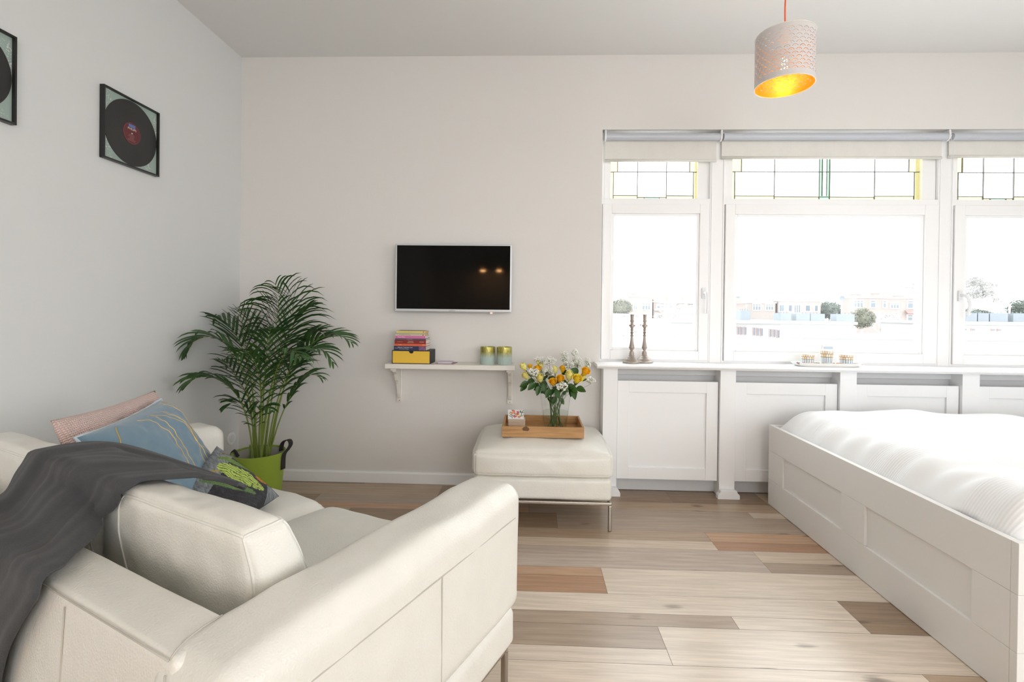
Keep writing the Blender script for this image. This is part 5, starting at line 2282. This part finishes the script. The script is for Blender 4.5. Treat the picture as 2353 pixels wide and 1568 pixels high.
def ewin(parent, x0, x1, z0, z1, y, bars=2, fr=.14, frame=None, transom=True):
    m = MB()
    m.box(x0, x1, y - .10, y - .001, z0, z1)
    w_ = m.build('window', frame or M['wframe'], parent)
    m = MB()
    n = bars
    for k in range(n):
        a = x0 + fr + (x1 - x0 - fr) * k / n
        b = x0 + (x1 - x0 - fr) * (k + 1) / n + 0
        zt = z1 - fr
        if transom:
            zm = z0 + (z1 - z0) * .68
            m.box(a, b, y - .13, y - .101, z0 + fr, zm - fr * .4)
            m.box(a, b, y - .13, y - .101, zm + fr * .4, zt)
        else:
            m.box(a, b, y - .13, y - .101, z0 + fr, zt)
    m.build('pane', M['wglass'], w_)


def house(name, label, x0, x1, y, dep, z1, wallm, roofm=None, ch=(), cat='house', group=None, z0=GZ, para=.12):
    t_ = thing(name, label, cat, ((x0 + x1) / 2, y + dep / 2, z0), 0, group)
    m = MB()
    m.box(x0, x1, y, y + dep, z0, z1)
    m.build('wall', wallm, t_)
    m = MB()
    m.box(x0 - para, x1 + para, y - para, y + dep + para, z1, z1 + .22)
    m.build('roof_edge', roofm or M['wframe'], t_)
    for cx_, cw, chh in ch:
        m = MB()
        m.box(cx_, cx_ + cw, y + .6, y + 1.4, z1 + .2, z1 + chh)
        m.box(cx_ - .06, cx_ + cw + .06, y + .54, y + 1.46, z1 + chh, z1 + chh + .12)
        m.build('chimney', wallm, t_)
    return t_


# red brick row, left window
hA = house('brick_house', 'flat roofed red brick house seen through the left window', 18.3, 22.2, 80, 9, 3.75, M['brick'], ch=[(18.6, .9, .5)])
for x0, x1, z0, z1, n in ((18.95, 19.7, 1.5, 2.8, 2), (20.4, 21.95, 1.5, 2.8, 3), (19.0, 19.65, -.5, .7, 2), (20.2, 22.0, -.5, .7, 3)):
    ewin(hA, x0, x1, z0, z1, 80, n)
hB = house('brick_house', 'brick house with an orange tiled roof in the left window', 22.5, 37.9, 80.5, 9, 2.9, M['brick'])
m = MB()
m.prism([(80.1, 3.05), (85, 6.6), (89.9, 3.05)], 'x', 22.5, 37.7)
m.v = [(p[0] + (.0 if p[2] < 4 else (0 if p[0] < 30 else -1.2)), p[1], p[2] if p[2] < 4 else 4.95) for p in m.v]
m.build('tiled_roof', M['tile'], hB)
m = MB()
m.box(23.5, 29.3, 79.9, 80.5, 2.75, 3.08)
m.build('gutter', M['wframe'], hB)
for cx_ in (25.0, 27.6):
    m = MB()
    m.box(cx_, cx_ + .25, 81.2, 81.5, 3.4, 4.9 if cx_ < 26 else 4.2)
    m.build('chimney', M['brick2'], hB)
for x0, x1, z0, z1, n in ((22.95, 24.3, 1.75, 2.6, 2), (24.8, 26.1, 1.85, 2.6, 3), (26.7, 28.2, 1.9, 2.6, 3), (22.75, 24.2, -.35, .7, 1), (25.1, 26.1, -.3, .8, 2), (26.9, 28.1, -.3, .8, 3),
                          (28.6, 29.2, 1.4, 2.5, 1), (35.9, 36.9, 3.6, 4.3, 1)):
    ewin(hB, x0, x1, z0, z1, 80.5 if z0 < 3 else 80.2, n)
m = MB()
m.box(22.6, 24.4, 79.6, 80.5, 1.55, 1.72)
m.build('bay_ledge', M['wframe'], hB)

# brown brick row behind the middle window
hC = house('brick_house', 'low brown brick row of houses left in the middle window', 38.3, 45.05, 85, 9, 3.05, M['brick2'], ch=[(41.8, .5, .7), (44.6, .4, .6)])
for x0, x1, z0, z1, n in ((38.7, 40.0, 1.7, 2.75, 3), (40.95, 42.5, 1.72, 2.97, 3), (43.2, 44.7, 1.75, 2.97, 3)):
    ewin(hC, x0, x1, z0, z1, 85, n)
hD = house('brick_house', 'brick house with tall bays in the middle of the middle window', 45.35, 52.65, 84.6, 9, 3.42, M['brick2'], ch=[(51.2, .55, .7)])
for x0, x1, z0, z1, n in ((45.35, 46.45, 1.5, 2.9, 1), (46.95, 47.8, 1.5, 2.9, 1), (47.95, 49.2, 1.3, 2.95, 3), (49.85, 50.9, 1.6, 2.9, 1), (51.45, 52.25, 1.6, 2.9, 1)):
    ewin(hD, x0, x1, z0, z1, 84.6, n, .16, transom=False)
# brick block at the right of the middle window
hE = house('brick_house', 'three storey brick block right in the middle window', 51.4, 66.0, 75, 2.0, 3.8, M['brick'], ch=[(52.5, 1.1, .55), (55.6, .9, .75), (59.0, 1.2, .4)])
for x0, x1, z0, z1, n in ((52.05, 53.6, 2.25, 3.5, 3), (54.55, 55.5, 2.25, 3.55, 1), (56.5, 57.1, 2.25, 3.5, 1), (57.6, 59.05, 2.15, 3.2, 3), (60.2, 61.2, 2.2, 3.55, 1),
                          (56.5, 57.1, .25, 1.4, 1), (57.6, 59.1, -.05, 1.0, 3), (60.2, 61.15, .1, 1.35, 1)):
    ewin(hE, x0, x1, z0, z1, 75, n)
m = MB()
m.add([(59.9, 74.9, 2.0), (62.4, 74.9, 2.0), (62.5, 74.2, 1.45), (59.8, 74.2, 1.45)], [(0, 1, 2, 3)])
m.build('awning', M['awn'], hE, solid=.05)

# white flat buildings in front
wA = house('white_building', 'white flat building with nine narrow windows in the middle window', 14.5, 30.4, 41.5, 9, .28, M['render'], M['roofw'], cat='building', para=.35)
for k, (x0, z0) in enumerate(((20.35, -.75), (20.65, -.76), (20.98, -.77), (21.75, -.80), (22.08, -.84), (22.42, -.86), (23.2, -.92), (23.55, -.95), (23.9, -1.0))):
    ewin(wA, x0, x0 + .22, z0, z0 + .72, 41.5, 1, .035, M['redpaint'], transom=False)
wB = house('white_building', 'long low white building across the foot of the middle window', 15.9, 40, 22.5, 1.4, -.08, M['render'], M['roofw'], cat='building', para=.3)
ewin(wB, 16.8, 17.35, -1.2, -.45, 22.5, 1, .06, M['redpaint'], transom=False)
wC = house('white_building', 'low white building with a flat roof at the foot of the left window', 3.5, 12.9, 30.3, 8, -.42, M['render'], M['roofw'], cat='building', para=.25)
m = MB()
m.box(3.5, 12.8, 37.2, 38.0, -.42, -.15)
m.build('parapet', M['roofw'], wC)
for a, b in ((8.2, 9.3), (9.9, 10.6), (10.9, 11.7)):
    m = MB()
    m.box(a, b, 30.25, 30.3, -1.32, -1.22)
    m.build('red_sill', M['redpaint'], wC)
wD = house('white_building', 'white garage building with red trim behind the left window', 9.8, 17.0, 60, 8, .72, M['render'], M['roofw'], cat='building', para=.2)
m = MB()
m.box(11.6, 15.9, 59.95, 60.0, -.5, -.4)
m.box(15.8, 15.95, 59.95, 60.0, -.5, .35)
m.build('red_trim', M['redpaint'], wD)
wE = house('white_building', 'white flat building with dark boxes on its roof in the right window', 38.9, 70, 41, 9, .42, M['render'], M['roofw'], cat='building', para=.3)
for x0 in (39.6, 40.3, 42.0, 42.5):
    ewin(wE, x0, x0 + .3, -.12, .08, 41, 1, .04, M['redpaint'], transom=False)

# dark boxes (roof units) with vents
UN = [(22.35, 23.3, 1.10, 1.50, 45.5, 'small blue grey roof unit at the left of the middle window'), (25.75, 26.9, .70, 1.28, 45, 'blue grey roof unit, second from the left in the middle window'),
      (27.45, 28.75, .62, 1.26, 45, 'left one of two touching blue grey roof units'), (28.8, 30.15, .60, 1.25, 45, 'right one of two touching blue grey roof units'),
      (31.25, 32.95, .60, 1.25, 45, 'blue grey roof unit beside the olive bush'),
      (43.4, 44.35, .70, 1.50, 45, 'blue grey roof unit nearest the handle in the right window'), (44.45, 45.45, .70, 1.50, 45, 'second blue grey roof unit in the right window'),
      (45.55, 47.2, .70, 1.52, 45, 'wide blue grey roof unit in the right window'), (47.7, 49.4, .66, 1.52, 45, 'blue grey roof unit cut by the right picture edge')]
for x0, x1, z0, z1, y, lb in UN:
    t_ = thing('roof_unit', lb, 'roof unit', ((x0 + x1) / 2, y + .5, z0 - .2), 0, 'blue grey units on the flat roofs')
    m = MB()
    m.box(x0, x1, y, y + 1.0, .30 if z0 < .9 else .5, z1 - .04)
    m.build('housing', M['unit'], t_)
    m = MB()
    n = 4
    for k in range(n):
        cx_ = x0 + (x1 - x0) * (k + .7) / (n + .4)
        m.lathe([(.03, 0), (.03, .09), (.06, .09), (.06, .13)], (cx_, y + .4, z1 - .04), 8)
    m.build('vent_cap', M['unit'], t_)
dsh = thing('satellite_dish', 'small round satellite dish over the roofs in the middle window', 'satellite dish', (41.0, 60, GZ))
m = MB()
m.lathe([(.01, 0), (.25, .04), (.34, .10)], (0, 0, 0), 20, cap=False)
m.v = [(p[0], -p[2], p[1] + 3.22 - GZ) for p in m.v]
m.build('dish', M['unit'], dsh, world=False)
m = MB()
m.tube([(0, 0, 0), (0, 0, 3.0 - GZ)], .04, 6)
m.build('mast', M['wframe'], dsh, world=False)


def bare_tree(label, x, y, h, spread, seed, lean=0, group=None, th=.02, depth=6, W=5, rmin=.022):
    rr_ = random.Random(seed)
    t_ = thing('bare_tree', label, 'tree', (x, y, GZ), 0, group)
    m = MB()

    def grow(p, d, L, r, lev):
        q = p + d * L
        mid = p.lerp(q, .5) + Vector((rr_.uniform(-1, 1), 0, rr_.uniform(-1, 1))) * L * .05
        r_0 = max(r, rmin)
        m.tube([p, mid, q], [r_0, r_0 * .9, r_0 * .8], 5 if lev < 3 else 3)
        if lev >= depth:
            return
        n = 3 if lev < 4 else 3
        for k in range(n):
            nd = d + Vector((rr_.uniform(-1, 1), rr_.uniform(-.6, .6), rr_.uniform(-.35, .55))) * spread
            nd.normalize()
            grow(q, nd, L * rr_.uniform(.62, .82), r * .62, lev + 1)
    grow(Vector((0, 0, 0)), Vector((lean, 0, 1)).normalized(), h * .30, h * th, 0)
    zs = max(p[2] for p in m.v)
    xs = [p[0] for p in m.v]
    kx = W / (max(xs) - min(xs))
    mx_ = (max(xs) + min(xs)) / 2 * kx
    m.v = [(p[0] * kx - mx_ * min(1, p[2] / zs), p[1], p[2] * h / zs) for p in m.v]
    m.build('branches', M['trunk'], t_, world=False)
    return t_


bare_tree('large bare tree with a round crown between the middle and right windows', 82, 95, 15.6, .72, 5, .02, th=.016, depth=8, W=20, rmin=.03)
bare_tree('pale bare tree behind the houses in the middle of the middle window', 62.0, 110, 12.2, .72, 12, -.05, th=.008, depth=6, W=8, rmin=.026)
bare_tree('small bare tree with twisted trunk before the left brick houses', 19.7, 60, 7.4, .8, 3, .05, th=.010, depth=6)
bare_tree('slender bare tree at the right of the left window', 23.6, 66, 7.2, .7, 9, 0, th=.008, depth=6)
bare_tree('thin bare tree before the brick block in the middle window', 50.5, 66, 6.4, .6, 14, 0, th=.007, depth=6)


def bush(label, x, y, z, rx, rz, mat, seed, cat='bush', name='leafy_bush', n=2600, base=True):
    rr_ = random.Random(seed)
    t_ = thing(name, label, cat, (x, y, GZ))
    m = MB()
    for k in range(n):
        a, b = rr_.random() * 2 * pi, math.acos(rr_.uniform(-1, 1))
        q = .75 + .30 * rr_.random()
        d = Vector((cos(a) * sin(b), sin(a) * sin(b), cos(b)))
        q *= 1 + .22 * noise.noise(d * 2.3 + Vector((seed, 0, 0)))
        p = Vector((d.x * rx * q, d.y * rx * .7 * q, d.z * rz * q + z - GZ))
        s_ = rx * .055 * rr_.uniform(.6, 1.3)
        e1 = Vector((rr_.uniform(-1, 1), rr_.uniform(-1, 1), rr_.uniform(-1, 1))).normalized() * s_
        e2 = e1.orthogonal().normalized() * s_ * .7
        m.add([tuple(p + e1), tuple(p + e2), tuple(p - e1), tuple(p - e2)], [(0, 1, 2, 3)])
    m.lathe([(.01, z - GZ - rz * .8), (rx * .6, z - GZ - rz * .45), (rx * .68, z - GZ), (rx * .5, z - GZ + rz * .5), (.01, z - GZ + rz * .72)], (0, 0, 0), 12, cap=False)
    m.build('foliage', mat, t_, world=False)
    m = MB()
    m.tube([(0, 0, 0), (0, 0, z - GZ - rz * .5)], .12, 6)
    m.build('trunk', M['trunk'], t_, world=False)


bush('olive green bush beside the brick block', 43.9, 60.5, .75, 1.5, 1.25, M['olive'], 3)
bush('lower olive green bush below the first one', 45.5, 58, -.6, 1.0, 1.0, M['olive'], 6)
bush('dark evergreen trees filling the gap right of the brick houses', 41.3 * 1.36, 88, 2.0, 2.6, 1.6, M['evergreen'], 8, 'tree', 'evergreen_tree')
bush('greenish leafless bush at the left of the left window', 15.9, 75, 1.9, 1.9, 1.3, M['olive'], 15)
bush('dark distant treetop at the right edge of the right window', 112, 110, 2.9, 3.4, 2.2, M['evergreen'], 18, 'tree', 'distant_tree')
bush('low dark trees along the horizon in the right window', 101, 112, 1.6, 5.2, 1.3, M['evergreen'], 23, 'tree', 'distant_tree')
for x, y, z1, lb in ((19.45, 62, 2.5, 'pale lamp post in front of the left brick houses'), (61.5, 60, 2.7, 'pale lamp post in the right window')):
    t_ = thing('lamp_post', lb, 'lamp post', (x, y, GZ))
    m = MB()
    m.tube([(0, 0, 0), (0, 0, z1 - GZ)], .09, 8)
    m.build('post', M['wframe'], t_, world=False)
    m = MB()
    m.tube([(0, 0, z1 - GZ), (-.9, 0, z1 - GZ + .05)], .06, 8)
    m.build('lamp_head', M['wframe'], t_, world=False)
